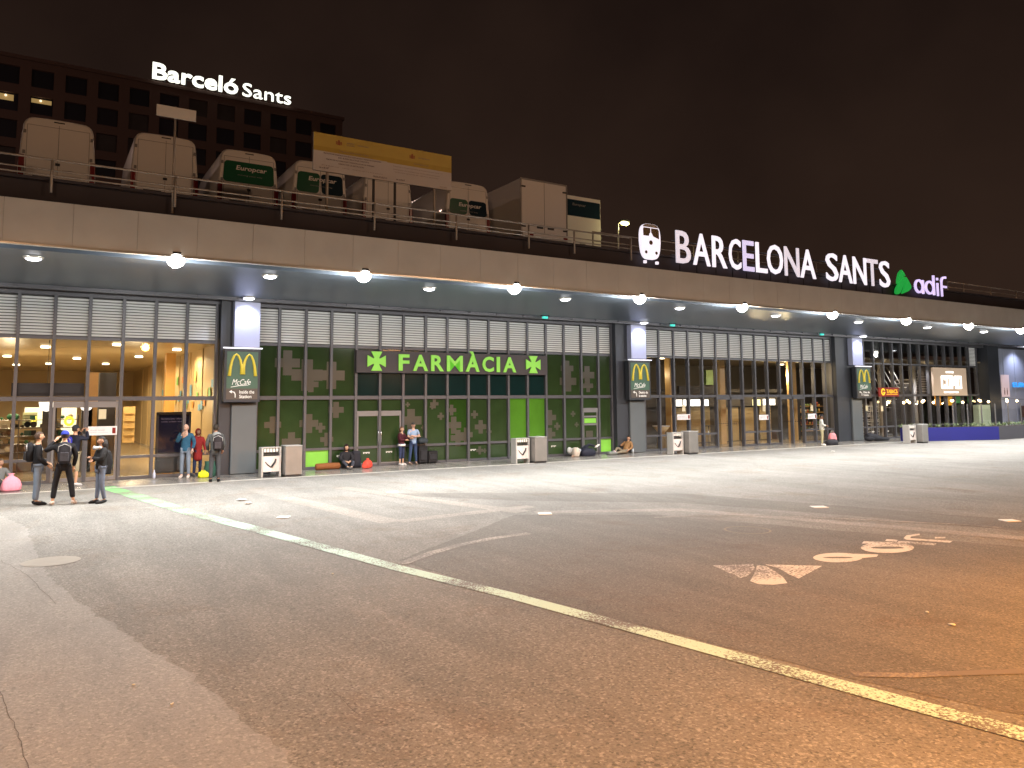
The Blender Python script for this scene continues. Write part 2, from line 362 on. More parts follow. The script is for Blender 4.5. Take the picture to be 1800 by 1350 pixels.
# ring cut in the asphalt
c = G(1314, 932); b = MB()
for k in range(48):
    a0, a1 = 2 * pi * k / 48, 2 * pi * (k + 1) / 48
    b.poly([(c.x + r * cos(a), c.y + r * sin(a), .006) for r, a in ((.44, a0), (.40, a0), (.40, a1), (.44, a1))])
tag(b.obj('manhole_ring', mat('ring', (.2, .16, .11), .7)), 'thin round ring line marked in the asphalt above the painted logo', 'ring mark')
b = MB()
c = G(90, 987)
for k in range(32):
    a0, a1 = 2 * pi * k / 32, 2 * pi * (k + 1) / 32
    b.poly([(c.x + .42 * r * cos(a), c.y + r * .42 * sin(a), .006) for r, a in ((1, a0), (0.0001, a0), (0.0001, a1), (1, a1))])
tag(b.obj('manhole_cover', mat('cover', (.26, .24, .21), .5)), 'round pale manhole cover on the concrete at the left edge', 'manhole')
# painted logo: three-bladed triangle and four letters
def ell(cx, cy, rx, ry, th, n=32, a0=0, a1=360):
    o = []
    for k in range(n):
        t0, t1 = R(a0 + (a1 - a0) * k / n), R(a0 + (a1 - a0) * (k + 1) / n)
        o.append([(cx + rx * cos(t0), cy + ry * sin(t0)), (cx + (rx - th) * cos(t0), cy + (ry - th * .42) * sin(t0)), (cx + (rx - th) * cos(t1), cy + (ry - th * .42) * sin(t1)), (cx + rx * cos(t1), cy + ry * sin(t1))])
    return o
def Z(p): return G(1200 + p[0] / 3, 850 + p[1] / 3)
lg = thing('painted_logo', 'worn white painted logo with three blades and the letters adif on the asphalt', 'ground marking', (0, 0, 0))
LP = paint('logo_paint', (.60, .58, .55), UND, .45, 26)
lz = [.005]
def blades(nm, P):
    b = MB()
    for q in P:
        lz[0] += .00003; b.poly([(*Z(p).xy, lz[0]) for p in q])
    return b.obj(nm, LP, lg)
blades('blade', [[(160, 434), (372, 426), (380, 448), (365, 468), (340, 490), (306, 500)]])
blades('blade', [[(392, 431), (440, 436), (490, 466), (530, 496), (553, 527), (480, 535), (400, 532), (356, 516), (376, 480), (386, 455)]])
blades('blade', [[(428, 428), (736, 436), (612, 502), (560, 480), (500, 445)]])
blades('letter', ell(818, 392, 130, 25, 50) + [[(905, 372), (1032, 376), (1024, 388), (905, 398)]])
blades('letter', ell(1080, 340, 140, 28, 52) + [[(945, 318), (955, 306), (1120, 312), (1215, 332), (1175, 342), (1100, 324)]])
blades('letter', [[(1068, 305), (1075, 295), (1135, 299), (1128, 309)], [(1140, 304), (1340, 318), (1325, 328), (1130, 315)]])
blades('letter', [[(1165, 290), (1180, 275), (1250, 266), (1250, 273), (1205, 281), (1200, 290), (1424, 304), (1410, 314), (1180, 298)], [(1330, 284), (1385, 284), (1385, 290), (1330, 292)]])
# expansion joints and cracks
jm = mat('joint', (.05, .042, .036), .9)
for q in ([(0, 985), (45, 1010), (98, 1062)], [(565, 1200), (595, 1225), (632, 1258)], [(0, 1215), (30, 1290), (50, 1352)]):
    Q = []
    for p0, p1 in zip(q, q[1:]):
        for k in range(8): Q.append((p0[0] + (p1[0] - p0[0]) * k / 8 + random.uniform(-3, 3), p0[1] + (p1[1] - p0[1]) * k / 8 + random.uniform(-1.2, 1.2)))
    Q.append(q[-1]); zs += .0002
    struct(band(Q, .004, jm, 'pavement_crack', .0056 + zs * .05))
# litter
pm = mat('litter_paper', (.65, .65, .6), .7)
for i, (px, py, s, lb) in enumerate([(424, 880, .16, 'crumpled scrap of white paper on the pale asphalt near the bin'), (437, 886, .14, 'flat strip of white paper beside the crumpled scrap'),
                          (584, 1010, .035, 'tiny white scrap left of the green line'), (235, 1206, .022, 'tiny white scrap near the concrete edge'), (1630, 1078, .04, 'white speck of litter on the brown asphalt at right'),
                          (1673, 1100, .05, 'white speck of litter right of the other one'), (1464, 794, .12, 'white wad of paper in front of the white hooded person'), (302, 1240, .025, 'small pale scrap in the lower left on concrete')]):
    c = G(px, py); b = MB(); b.ball((0, 0, .012 + s * .1), (s, s * .6, s * .14 + .004), 7, 5, fn=lambda q: q * random.uniform(.6, 1.1))
    tag(b.obj('paper_scrap', pm, loc=(c.x, c.y, 0), rotz=i), lb, 'litter')

# ------------------------------------------------------------------ station building
YF = 29.0
st = thing('station_building', 'long low station building with glass front and deep lit canopy', 'station', (0, YF, 0))
def P_(b, name, m, label=None, parent=None):
    o = b.obj(name, m, parent or st)
    if parent is None: o.location = (0, -YF, 0)
    if label: o['label'] = label
    return o
# fascia: separate panels with fine joints, lower metal trim
b = MB(); x = -12.0
while x < 92: b.box(x, x + 1.394, 20.95, 21.02, 6.27, 7.3); x += 1.40
P_(b, 'fascia', M['fascia'])
b = MB(); b.box(-12, 92, 21.03, 21.25, 6.25, 7.28); P_(b, 'fascia_backing', mat('fascia_backing', (.34, .34, .33), .7))
b = MB(); b.box(-12, 92, 20.93, 21.03, 6.22, 6.262); P_(b, 'fascia_trim', M['trim'])
# soffit with shadow slot and cross beams
b = MB(); b.box(-12, 92, 21.26, 21.75, 6.36, 6.45); b.box(-12, 92, 21.8, 28.1, 6.25, 6.4)
P_(b, 'soffit', M['soffit'])
b = MB(); b.box(-12, 92, 28.1, 28.22, 6.13, 6.33)
for k in range(78): b.box(-10 + k * 1.33, -9.96 + k * 1.33, 28.04, 28.1, 6.18, 6.25)
b.box(-12, 92, 28.22, 28.84, 6.28, 6.4); b.box(-12, 92, 28.84, 29.12, 6.04, 6.4)
P_(b, 'head_beam', M['frame'])
b = MB(); b.box(-12, 92, 21.3, 21.6, 7.28, 7.86); b.box(-12, 92, 21.18, 21.3, 7.86, 7.93); P_(b, 'parapet', M['upstand'])
b = MB(); b.box(-12, 92, 21.6, 50, 7.3, 7.45); b.box(-12, 92, 24.3, 62, 7.6, 8.35); P_(b, 'roof_deck', M['deck'])
# columns
for k, (a, c_, d) in enumerate([(5.52, 5.9, 6.8), (23.5, 24.2, 25.15), (40.15, 41.35, 42.35), (57.25, 58.75, 0)]):
    b = MB(); b.box(a, c_, 28.6, 29.3, 0, 6.2)
    if d: b.box(c_, d, 28.62, 29.3, 0, 6.2)
    P_(b, 'column', M['column'])
    if d:
        b = MB(); b.bbox(c_ + .02, d, 28.48, 28.62, .02, 2.46, .03)
        for zz in (.15, 1.2, 2.3):
            for xx in (c_ + .1, d - .1): b.cyl((xx, 28.47, zz), .012, .02, 8, 'y')
        P_(b, 'column_cladding', M['clad'])
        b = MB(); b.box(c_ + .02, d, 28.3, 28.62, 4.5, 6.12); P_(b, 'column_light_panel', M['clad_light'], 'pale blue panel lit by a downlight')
b = MB(); b.box(58.75, 80, 28.9, 29.1, 0, 6.2)
for k in range(12): b.box(59.9 + k * 1.6, 59.93 + k * 1.6, 28.87, 28.9, 0, 6.2)
P_(b, 'side_wall', mat('pale_grey_wall', (.30, .33, .42), .55, 0, .08, 1))

# pharmacy crosses on the green film, clipped to each pane
CR = [(8.0, 4.0, .55), (8.75, 3.55, .7), (9.7, 3.55, .62), (8.9, 3.2, .35), (7.5, 1.7, .36), (8.85, 1.72, .42), (9.9, 2.22, .36), (8.2, 1.05, .42), (9.55, 1.1, .3), (9.3, 1.55, .22),
      (11.0, 1.95, .14), (11.5, 1.55, .3), (12.3, 1.8, .24), (12.0, 1.2, .2), (13.05, 1.75, .55), (12.9, 2.4, .12), (14.0, 2.3, .13), (14.4, 1.9, .18), (14.9, 2.15, .26), (15.0, 1.52, .42), (14.1, 2.42, .22),
      (15.6, 1.1, .36), (16.0, 1.95, .2), (16.3, 1.42, .34), (16.7, 1.2, .16), (15.2, .98, .4), (13.6, 1.45, .12), (16.25, .42, .2), (16.5, .4, .12), (19.9, 1.75, .4), (20.3, 1.35, .2), (19.9, 1.0, .34), (21.2, 1.9, .16), (21.4, 1.4, .14),
      (20.9, 4.0, .42), (20.95, 3.4, .55), (22.05, 3.7, .5), (22.1, 3.2, .35), (9.1, .55, .18), (10.1, .42, .14)]
def win(x0, x1, kind, first=False, last=False):
    """one bay: mullion and transoms, pane and louvre are its pieces"""
    b = MB(); m = .05
    b.box(x0 - m, x0 + m, 28.86, 29.06, 0.012, 6.04)
    if last: b.box(x1 - m, x1 + m, 28.86, 29.06, 0.012, 6.04)
    a, c = x0 + m, x1 - m
    if kind not in ('open',):
        b.box(a, c, 28.9, 29.04, .012, .1)
        b.box(a, c, 28.9, 29.04, .70, .79)
    b.box(a, c, 28.88, 29.05, 2.62, 2.76)
    top = 4.66
    b.box(a, c, 28.9, 29.04, top - .04, top + .06)
    f = P_(b, 'window', M['frame'])
    def pane(z0, z1, mt, nm='pane'):
        q = MB(); q.use(mt).box(a, c, 28.98, 28.992, z0, z1); n = 0
        if mt in (M['film'], M['film2']):
            q.use(M['cross'])
            for cx, cz, s in CR:
                s = s * .85; t = s * .36
                for (u0, u1, v0, v1) in ((cx - s, cx - t, cz - t, cz + t), (cx - t, cx + t, cz - s, cz + s), (cx + t, cx + s, cz - t, cz + t)):
                    X0, X1, Z0, Z1 = max(u0, a), min(u1, c), max(v0, z0), min(v1, z1)
                    if X1 - X0 > .01 and Z1 - Z0 > .01: q.box(X0, X1, 28.9725 + .0007 * (n % 7), 28.979, Z0, Z1); n += 1
        return q.obj(nm, None, f)
    if kind in ('hall', 'hall2'):
        g = M['glass'] if kind == 'hall' else M['glass']
        pane(.1, .70, g); pane(.79, 2.62, g); pane(2.76, top - .04, g)
    elif kind == 'open': pane(2.76, top - .04, M['glass'])
    elif kind == 'dark': pane(.1, .70, M['glass_dark']); pane(.79, 2.62, M['glass_dark']); pane(2.76, top - .04, M['glass_dark'])
    elif kind[0] == 'p':   # pharmacy
        up = M['filmd'] if 10.5 < x0 < 19.5 else M['film']
        pane(2.76, top - .04, up)
        lit = kind == 'plit'
        if kind != 'pdoor':
            pane(.79, 2.62, M['film_lit'] if lit else (M['film2'] if kind == 'pmid' else M['film'])); pane(.1, .70, M['film_pane'] if kind in ('plime',) else (M['film2'] if lit else M['film']))
    if kind == 'dark' and not last:
        pane(top + .06, 6.04, M['glass_dark'])
    else:
        q = MB(); q.use(M['louvre_back']).box(a, c, 29.0, 29.02, top + .06, 6.04); q.use(M['louvre'])
        n = 13; hh = (6.0 - top - .08) / n
        for k in range(n):
            z = top + .09 + k * hh
            q.poly([(a, 28.93, z), (c, 28.93, z), (c, 28.925, z + .012), (c, 28.975, z + hh * .70), (a, 28.975, z + hh * .70), (a, 28.925, z + .012)][0:2] + [(c, 28.95, z + hh * .74), (a, 28.95, z + hh * .74)], (0, .006, 0))
        q.obj('louvre', None, f)
    return f
XL = [-3.56 + k for k in range(10)]          # left hall -3.56 .. 5.44
for i, x in enumerate(XL[:-1]):
    kind = 'open' if x in (0.43999999999999995, 1.44) or (abs(x - .44) < .02 or abs(x - 1.44) < .02) else 'hall'
    win(x, x + 1, kind, last=(i == len(XL) - 2))
XP = [6.86, 7.66] + [8.66 + k for k in range(15)] + [23.45]
PH = []
for i, (x, x1) in enumerate(zip(XP, XP[1:])):
    kind = 'p'
    if 10.5 < x < 12.5: kind = 'pdoor'
    if 17.5 < x < 19.5: kind = 'plit'
    if abs(x - 14.66) < .1: kind = 'pmid'
    if abs(x - 8.66) < .1 or abs(x - 22.66) < .1: kind = 'plime'
    PH.append((win(x, x1, kind, last=(i == len(XP) - 2)), x + .05, x1 - .05))
XC = [25.5] + [26.5 + k for k in range(14)] + [40.15]
for i, (x, x1) in enumerate(zip(XC, XC[1:])):
    kind = 'open' if (30.4 < x < 31.9) or (35.4 < x < 36.9) else 'hall2'
    win(x, x1, kind, last=(i == len(XC) - 2))
XR = [42.5] + [43.3 + k for k in range(14)]
for i, (x, x1) in enumerate(zip(XR, XR[1:])): win(x, x1, 'dark', last=(i == len(XR) - 2))

# doors: frames below the transom
def door(x0, x1, label, gm, leaves=2, top=2.62, y=28.96, fm='frame2'):
    b = MB(); fw = .07
    b.box(x0, x1, y - .05, y + .04, top - .1, top)
    n = leaves; wv = (x1 - x0) / n
    for k in range(n):
        a, c = x0 + k * wv, x0 + (k + 1) * wv
        b.box(a, a + fw, y - .04, y + .03, .02, top - .1); b.box(c - fw, c, y - .04, y + .03, .02, top - .1)
        b.box(a + fw, c - fw, y - .04, y + .03, .02, .14); b.box(a + fw, c - fw, y - .04, y + .03, top - .2, top - .1)
    d = P_(b, 'door', M[fm], label)
    q = MB()
    for k in range(n):
        a, c = x0 + k * wv, x0 + (k + 1) * wv
        q.box(a + fw, c - fw, y - .006, y + .006, .14, top - .2)
    q.obj('pane', gm, d)
    return d
d = door(.50, 2.38, 'glass sliding door of the left hall, half open', M['glass'], 2, 2.6, fm='frame2')
d = door(10.72, 12.60, 'closed grey framed pharmacy door with green film', M['film'], 2, 2.16)
b = MB(); b.box(10.72, 12.6, 28.99, 29.0, 2.17, 2.61); b.obj('transom_pane', M['film'], d)
for xx in (11.6, 11.72):
    h = MB(); h.tube([(xx, 28.9, .9), (xx, 28.86, .95), (xx, 28.86, 1.35), (xx, 28.9, 1.4)], .014, 6); h.obj('handle', M['chrome'], d)
b = MB()
for k in range(2):
    for j in range(5): b.box(11.0 + k * .95 + j * .055, 11.04 + k * .95 + j * .055, 28.92, 28.925, .5 + (j % 2) * .02, .56)
b.obj('sticker', M['white_s'], d)
d = door(21.72, 22.60, 'narrow pharmacy side door with a lime letter slot', M['film'], 1, 2.16)
b = MB(); b.box(21.72, 22.6, 28.99, 29.0, 2.17, 2.61); b.obj('transom_pane', M['film'], d)
b = MB(); b.box(21.79, 22.53, 28.9, 28.99, 1.72, 1.8); b.box(21.79, 22.53, 28.9, 28.99, 1.36, 1.44); b.obj('cross_rail', M['frame2'], d)
b = MB(); b.box(21.82, 22.5, 28.93, 28.97, 1.46, 1.68); b.obj('lime_plate', M['film_pane'], d)
b = MB(); b.box(21.9, 22.3, 28.93, 28.945, .8, 1.1); b.obj('notice', M['cross'], d)
for a, c in ((30.55, 32.45), (35.55, 37.45)):
    b = MB(); b.box(a, c, 28.86, 29.1, 2.5, 2.62); b.box((a + c) / 2 - .02, (a + c) / 2 + .02, 29.0, 29.05, .02, 2.5)
    d = P_(b, 'door', M['frame'], 'open sliding doorway of the central hall' if a < 33 else 'open sliding doorway beside the lit cafe')
    q = MB(); q.box(a + .02, (a + c) / 2 - .02, 29.02, 29.03, .03, 2.5); q.obj('pane', M['glass'], d)
    q = MB()
    for j in range(11): q.box(a + .15 + j * .16, a + .22 + j * .16, 29.0, 29.006, 1.22, 1.27)
    q.obj('sticker', M['black'], d)

# stickers at knee height
b = MB()
for cx in (9.95, 13.9, 15.8, 19.95, 43.9, 45.4, 47.6):
    for j in range(4): b.box(cx + j * .07, cx + .05 + j * .07, 28.965, 28.97, .42 + (j % 2) * .03, .49)
P_(b, 'low_sticker', M['white_s'])
for k in range(34):
    pass
# ------------------------------------------------------------------ lamps under the canopy
FLOOD = [-2.75 + 5.62 * k for k in range(10)]
FLOOD = [-2.8, 2.92, 7.98, 13.15, 18.5, 23.85, 29.55, 35.1, 40.6, 45.9, 51.3, 56.8]
em_flood = emat('flood_lens', (1.0, .96, .84), 16); em_down = emat('downlight_lens', (.93, .93, 1.0), 9); em_col = emat('column_lamp_lens', (.86, .87, 1.0), 9)
def between(v): return 'big round floodlight under the canopy edge'
where = ['beyond the left edge of the picture', 'leftmost of the big ones in view', 'above the left cross of the pharmacy sign', 'above the right end of the pharmacy sign', 'next to the second pillar', 'above the central doorway', 'above the cafe shutters',
         'just left of the green logo', 'right of the green logo', 'near the right edge of the picture', 'far along beyond the right edge', 'farthest along the canopy']
for i, x in enumerate(FLOOD):
    t = thing('floodlight', 'bright round floodlight at the canopy edge, ' + where[i], 'floodlight', (x, 21.12, 6.36), group='floodlights along the canopy edge')
    b = MB(); b.cyl((0, 0, -.14), .17, .14, 20); b.tube([(0, 0, -.06), (0, 0, 0)], [.2, .2], 20); b.obj('housing', M['dark'], t)
    b = MB(); b.ball((0, -.02, -.19), (.22, .22, .19), 20, 10); b.obj('lens', em_flood, t)
    light('floodlight_light', 'SPOT', (0, -.04, -.42), 2450, (1.0, .975, .92), .16, t, rot=(R(-8), 0, 0), spot=(166, .55))
    light('floodlight_glow', 'POINT', (0, -.0, -.42), 560, (1.0, .97, .92), .13, t)
DOWN = [-.19, 5.73, 10.9, 16.4, 22.1, 27.9, 33.9, 39.8, 45.4, 51.0, 56.6]
dwh = ['leftmost in view', 'left of the first pillar lamp', 'above the word on the pharmacy sign', 'right of the pharmacy sign', 'left of the second pillar lamp', 'right of the second pillar lamp', 'above the cafe doorway', 'left of the third pillar', 'above the red tobacco sign', 'above the square bar sign', 'at the far right end']
for i, x in enumerate(DOWN):
    t = thing('downlight', 'flat oval downlight in the grey soffit, ' + dwh[i], 'downlight', (x, 22.8, 6.25), group='recessed downlights in the canopy')
    b = MB(); b.tube([(0, 0, -.05), (0, 0, 0)], [.21, .24], 20); b.obj('ring', M['trim'], t)
    b = MB(); b.ball((0, 0, -.05), (.18, .18, .055), 18, 6); b.obj('lens', em_down, t)
    light('downlight_light', 'SPOT', (0, 0, -.16), 420, (.9, .93, 1.0), .12, t, spot=(150, .6))
for i, (x, lb) in enumerate([(6.3, 'first pillar by the left hall'), (24.7, 'second pillar right of the pharmacy'), (41.9, 'third pillar by the red tobacco sign'), (61.4, 'pale wall at the right edge')]):
    t = thing('pillar_lamp', 'bluish white lamp lighting the ' + lb, 'lamp', (x, 27.9, 6.25), group='lamps over the pillars')
    b = MB(); b.tube([(0, 0, -.05), (0, 0, 0)], [.2, .23], 20); b.obj('ring', M['trim'], t)
    b = MB(); b.ball((0, 0, -.05), (.19, .19, .06), 18, 6); b.obj('lens', em_col, t)
    light('pillar_lamp_light', 'SPOT', (0, .02, -.16), 190 if i < 3 else 420, (.72, .76, 1.0), .1, t, rot=(R(14), 0, 0), spot=(125, .8))
em_cy = emat('cyan_glint_glow', (.05, .6, .52), .8)  # cyan lens flare glints rebuilt as small added glowing boxes
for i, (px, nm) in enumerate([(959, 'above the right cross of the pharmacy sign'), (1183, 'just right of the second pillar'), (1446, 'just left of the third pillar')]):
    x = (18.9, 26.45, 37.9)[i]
    t = thing('cyan_glint', 'small glowing cyan box for a lens glint under the soffit ' + nm, 'lens glint', (x, 27.8, 6.25), group='cyan lens glints')
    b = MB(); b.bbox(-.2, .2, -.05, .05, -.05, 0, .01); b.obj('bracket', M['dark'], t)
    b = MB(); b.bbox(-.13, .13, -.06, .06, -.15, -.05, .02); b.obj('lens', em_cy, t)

# ------------------------------------------------------------------ interiors
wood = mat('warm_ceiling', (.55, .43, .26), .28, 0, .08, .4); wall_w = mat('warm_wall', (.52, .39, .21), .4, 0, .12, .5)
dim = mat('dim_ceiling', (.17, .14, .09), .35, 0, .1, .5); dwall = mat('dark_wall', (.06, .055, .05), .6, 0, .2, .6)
flo = mat('hall_floor', (.42, .33, .20), .18, 0, .08, .8); flo2 = mat('hall_floor_grey', (.32, .28, .22), .2, 0, .08, .8)
ora = mat('orange_pillar', (.55, .30, .08), .35); beige = mat('shutter', (.42, .33, .18), .45, .2, .08, 1)
b = MB(); b.box(-12, 5.5, 29.1, 62, .004, .012); P_(b, 'hall_floor', flo)
b = MB(); b.box(25.2, 80, 29.1, 62, .004, .012); P_(b, 'hall_floor', flo2)
b = MB(); b.box(-12, 8.6, 29.1, 62, 4.8, 4.9); P_(b, 'hall_ceiling', wood)
b = MB(); b.box(25, 80, 29.1, 62, 4.95, 5.05); P_(b, 'hall_ceiling', dim)
b = MB(); b.poly([(5.9, 29.2, 0), (5.9, 62, 0), (5.9, 62, 4.8), (5.9, 29.2, 4.8)], (.1, 0, 0)); 
for k in range(9): b.box(5.86, 5.9, 31 + k * 3, 31.06 + k * 3, 0, 4.8)
P_(b, 'side_wall', wall_w)
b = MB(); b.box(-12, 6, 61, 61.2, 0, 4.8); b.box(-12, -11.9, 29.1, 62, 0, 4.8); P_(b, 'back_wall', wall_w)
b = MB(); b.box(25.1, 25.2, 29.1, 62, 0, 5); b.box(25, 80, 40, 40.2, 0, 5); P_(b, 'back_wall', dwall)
b = MB(); b.box(-.66, 1.36, 29.1, 29.5, 2.78, 3.2); b.box(-.6, 1.3, 29.05, 29.1, 2.86, 3.12); P_(b, 'door_gear', M['dark'], 'dark box over the sliding door')
b = MB()
for x0, x1, z0, z1 in ((2.05, 2.62, 0, 3.7), (.25, .7, 0, 2.5), (1.5, 1.85, 0, 2.5)): b.box(x0, x1, 33, 33.6, z0, z1)
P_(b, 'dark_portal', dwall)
b = MB(); b.box(1.62, 2.0, 33.0, 33.3, 0, 3.7); b.box(5.0, 5.4, 38, 38.5, 0, 4.8); P_(b, 'orange_pillar', ora)
HL = [(.26, 35.5), (1.67, 43.7), (.58, 50), (2.6, 33.0), (3.3, 49.0), (4.17, 41.0), (-1.2, 42.9), (-2.5, 34), (5.0, 35), (-6, 38), (-1.0, 52)]
em_warm = emat('hall_lamp_lens', (1.0, .85, .55), 8)
for i, (x, y) in enumerate(HL):
    b = MB(); b.cyl((x, y, 4.74), .17, .06, 16); q = P_(b, 'ceiling_lamp', em_warm)
    light('hall_light', 'SPOT', (x, y, 4.6), 430, (1.0, .80, .49), .2, spot=(170, .3))
light('hall_bounce', 'POINT', (-1, 40, 2.6), 260, (1.0, .78, .45), .3); light('hall_bounce', 'POINT', (3.6, 37, 2.8), 160, (1.0, .78, .45), .3)
for x, y in ((27.6, 32), (31, 33.5), (31.6, 31.2), (35.5, 31), (39.5, 32), (44, 32.5), (48, 33), (44.5, 36), (53, 34)):
    b = MB(); b.cyl((x, y, 4.9), .15, .05, 16); q = P_(b, 'ceiling_lamp', em_warm)
for x, y, e in ((28.5, 32, 60), (33.2, 31.2, 300), (36.2, 31.0, 190), (39.0, 31.2, 300), (42.3, 33.2, 330), (50, 32, 45), (55.5, 32, 35)):
    light('hall_light', 'POINT', (x, y, 3.9), e, (1.0, .74, .40), .12)
for x, w_ in ((29.2, .3), (33.0, .42), (39.2, .4)):
    b = MB(); b.box(x, x + w_, 31, 31.4, 0, 4.95); P_(b, 'orange_pillar', mat('tan_pillar', (.50, .34, .15), .4))
for x0, x1, zt in ((30.6, 31.9, 2.0), (31.5 + .6, 33.8, 2.1), (34.8, 36.2, 2.0), (36.4, 37.9, 2.0), (38.1, 39.1, 2.05)):
    b = MB(); k = 0
    while .05 + k * .095 < zt: b.box(x0, x1, 32.6 + .012 * (k % 2), 32.66, .05 + k * .095, .05 + k * .095 + .088); k += 1
    P_(b, 'roller_shutter', beige)
b = MB(); b.box(25.2, 42, 32.67, 32.9, 0, 2.1); b.box(25.2, 42, 32.5, 32.95, 2.1, 2.75); P_(b, 'shop_wall', dwall)
em_wh = emat('lit_shop_sign', (1.0, .97, .85), 2.2)
for x0, x1 in ((31.0, 31.4), (31.6, 33.5), (38.3, 39.3)):
    b = MB(); b.box(x0, x1, 32.4, 32.5, 2.15, 2.52); P_(b, 'shop_sign', em_wh, 'lit white shop sign panel')
b = MB(); b.box(37.35, 37.95, 32.4, 32.5, 2.12, 2.5); P_(b, 'shop_sign', emat('lit_yellow_sign', (1.0, .9, .45), 1.4), 'lit yellow shop sign panel')
b = MB(); b.box(34.5, 35.6, 33.5, 33.7, 3.4, 4.3); P_(b, 'hanging_banner', mat('green_banner', (.2, .34, .12), .6))
b = MB(); b.box(26, 42, 34, 36, 2.95, 3.15); b.box(31.0, 34.5, 32.2, 32.4, 2.85, 3.3); P_(b, 'ceiling_bulkhead', M['dark'])
# cafe beyond the doorway
b = MB()
for k in range(5): b.box(39.6, 47, 34.6, 35.0, .3 + k * .42, .34 + k * .42)
P_(b, 'cafe_shelf', ora)
b = MB(); random.seed(3)
cs = [mat('tin_%d' % k, c, .4) for k, c in enumerate([(.6, .4, .1), (.5, .12, .05), (.55, .5, .35), (.2, .3, .1)])]
for k in range(5):
    x = 39.7
    while x < 46.8:
        h = random.uniform(.12, .28); b.use(cs[random.randrange(4)]); b.cyl((x, 34.75, .34 + k * .42), .05, h, 8); x += random.uniform(.13, .3)
P_(b, 'cafe_jar', None); 
# shops in the left hall
em_shop = emat('shop_back_glow', (.9, .95, .7), .55)
b = MB(); b.box(-.35, .35, 37.2, 37.25, 1.6, 2.4); b.box(.95, 1.5, 37.2, 37.25, .9, 2.5); P_(b, 'lit_shop_wall', em_shop)
b = MB(); random.seed(5)
gs = [mat('goods_%d' % k, q, .5) for k, q in enumerate([(.04, .2, .08), (.1, .08, .06), (.5, .42, .25), (.03, .12, .06), (.25, .16, .08), (.6, .6, .5), (.02, .02, .02)])]
for k in range(90):
    x = random.uniform(-2.4, 1.4); z = random.choice([.75, 1.05, 1.35, 1.65, 1.95]); s_ = random.uniform(.04, .13)
    b.use(random.choice(gs)); yy = 34.2 + random.uniform(0, .5)
    if random.random() < .5: b.ball((x, yy, z + s_), s_, 7, 5)
    else: b.box(x - s_, x + s_, yy, yy + .1, z, z + s_ * 1.7)
P_(b, 'shop_goods', None)
b = MB()
for z in (.72, 1.02, 1.32, 1.62, 1.92): b.box(-2.5, 1.45, 34.1, 34.8, z, z + .02)
for x in (-2.5, -1.5, -.5, .5, 1.43): b.box(x, x + .03, 34.1, 34.8, 0, 2.1)
P_(b, 'shop_shelf', gs[1])
b = MB(); b.box(-2.5, 1.45, 34.9, 35, 0, 1.0); P_(b, 'shop_counter', mat('counter_tan', (.45, .36, .2), .4))
b = MB()
for k in range(26):
    x = random.uniform(3.2, 5.6); z = random.uniform(1.0, 2.3)
    b.use(mat('poster_%d' % k, random.choice([(.7, .5, .15), (.7, .25, .05), (.2, .45, .12), (.8, .7, .45), (.15, .35, .5)]), .5)) if k < 5 else b.use(b.mats[k % 5])
    b.box(5.84, 5.858, 31.5 + k * .55, 31.9 + k * .55, z + 1.2, z + 1.2 + random.uniform(.25, .5))
P_(b, 'wall_poster', None)
b = MB()
for k, (x0, x1, z0, z1, c) in enumerate([(3.15, 3.6, .9, 2.4, (.85, .6, .25)), (2.7, 3.1, 0, 2.3, (.5, .33, .12)), (-.5, .2, .6, 1.4, (.22, .17, .1)), (-.4, .1, 1.7, 2.2, (.4, .42, .25)), (-1.6, -.8, .4, 1.9, (.25, .2, .13)), (1.9, 2.05, 0, 1.1, (.5, .06, .04))]):
    b.use(mat('stall_%d' % k, c, .5)); b.box(x0, x1, 36 + .1 * k, 36.05 + .1 * k, z0, z1)
    for j in range(5): b.box(x0 + .03, x1 - .03, 35.9 + .1 * k, 36 + .1 * k, z0 + (z1 - z0) * j / 5, z0 + (z1 - z0) * j / 5 + .03)
P_(b, 'shop_shelving', None)
for (x, y, z, s, c, lb) in ((-.02, 35, 1.96, .09, (1, .8, .1), 'a'), (1.05, 31.5, 1.92, .12, (1, .85, .05), 'b'), (-1.35, 31.5, 2.2, .1, (1, .08, .06), 'c')):
    b = MB()
    for k in range(14):
        a = 2 * pi * k / 14; b.ball((x + s * cos(a), y, z + s * sin(a) * 1.1), s * .38, 6, 5)
    P_(b, 'lit_sign', emat('lit_sign_' + lb, c, 1.1))
em_bowl = emat('lamp_bowl', (1.0, .97, .88), 1.6)
for x, y in ((.35, 32.0), (1.55, 31.2)):
    t = thing('pendant_lamp', 'white half bowl pendant lamp inside the left hall, ' + ('nearer the left' if x < 1 else 'above the man taking a photo'), 'pendant lamp', (x, y, 4.8))
    b = MB(); b.ball((0, 0, -2.2), (.24, .24, .34), 16, 10, keep=lambda q: q.z < .1); b.obj('bowl', em_bowl, t)
    b = MB(); b.tube([(0, 0, -2.0), (0, 0, 0)], .01, 5); b.obj('cord', M['black'], t)
t = thing('information_screen', 'tall black information screen standing inside the left hall window', 'screen', (4.3, 30.3, 0.01))
b = MB(); b.bbox(-.58, .58, -.08, .08, .55, 2.2, .03); b.box(-.58, .58, -.06, .06, 0.02, .55); b.obj('housing', M['black'], t)
b = MB(); b.box(-.5, .5, -.09, -.082, .75, 2.1); b.obj('display', mat('screen_glass', (.008, .01, .03), .08), t)
tx = mat('dim_screen_text', (.22, .2, .3), .6)
text('screen_text', 'Barcelona Sants - informacio', -.42, 1.93, .8, .06, tx, t, -.095, .003); text('screen_text', 'sortides  arribades  serveis', -.42, 1.83, .72, .05, tx, t, -.095, .003)
t = thing('cafe_table', 'tall round cafe table behind the central doorway', 'table', (32.2, 31.2, .01))
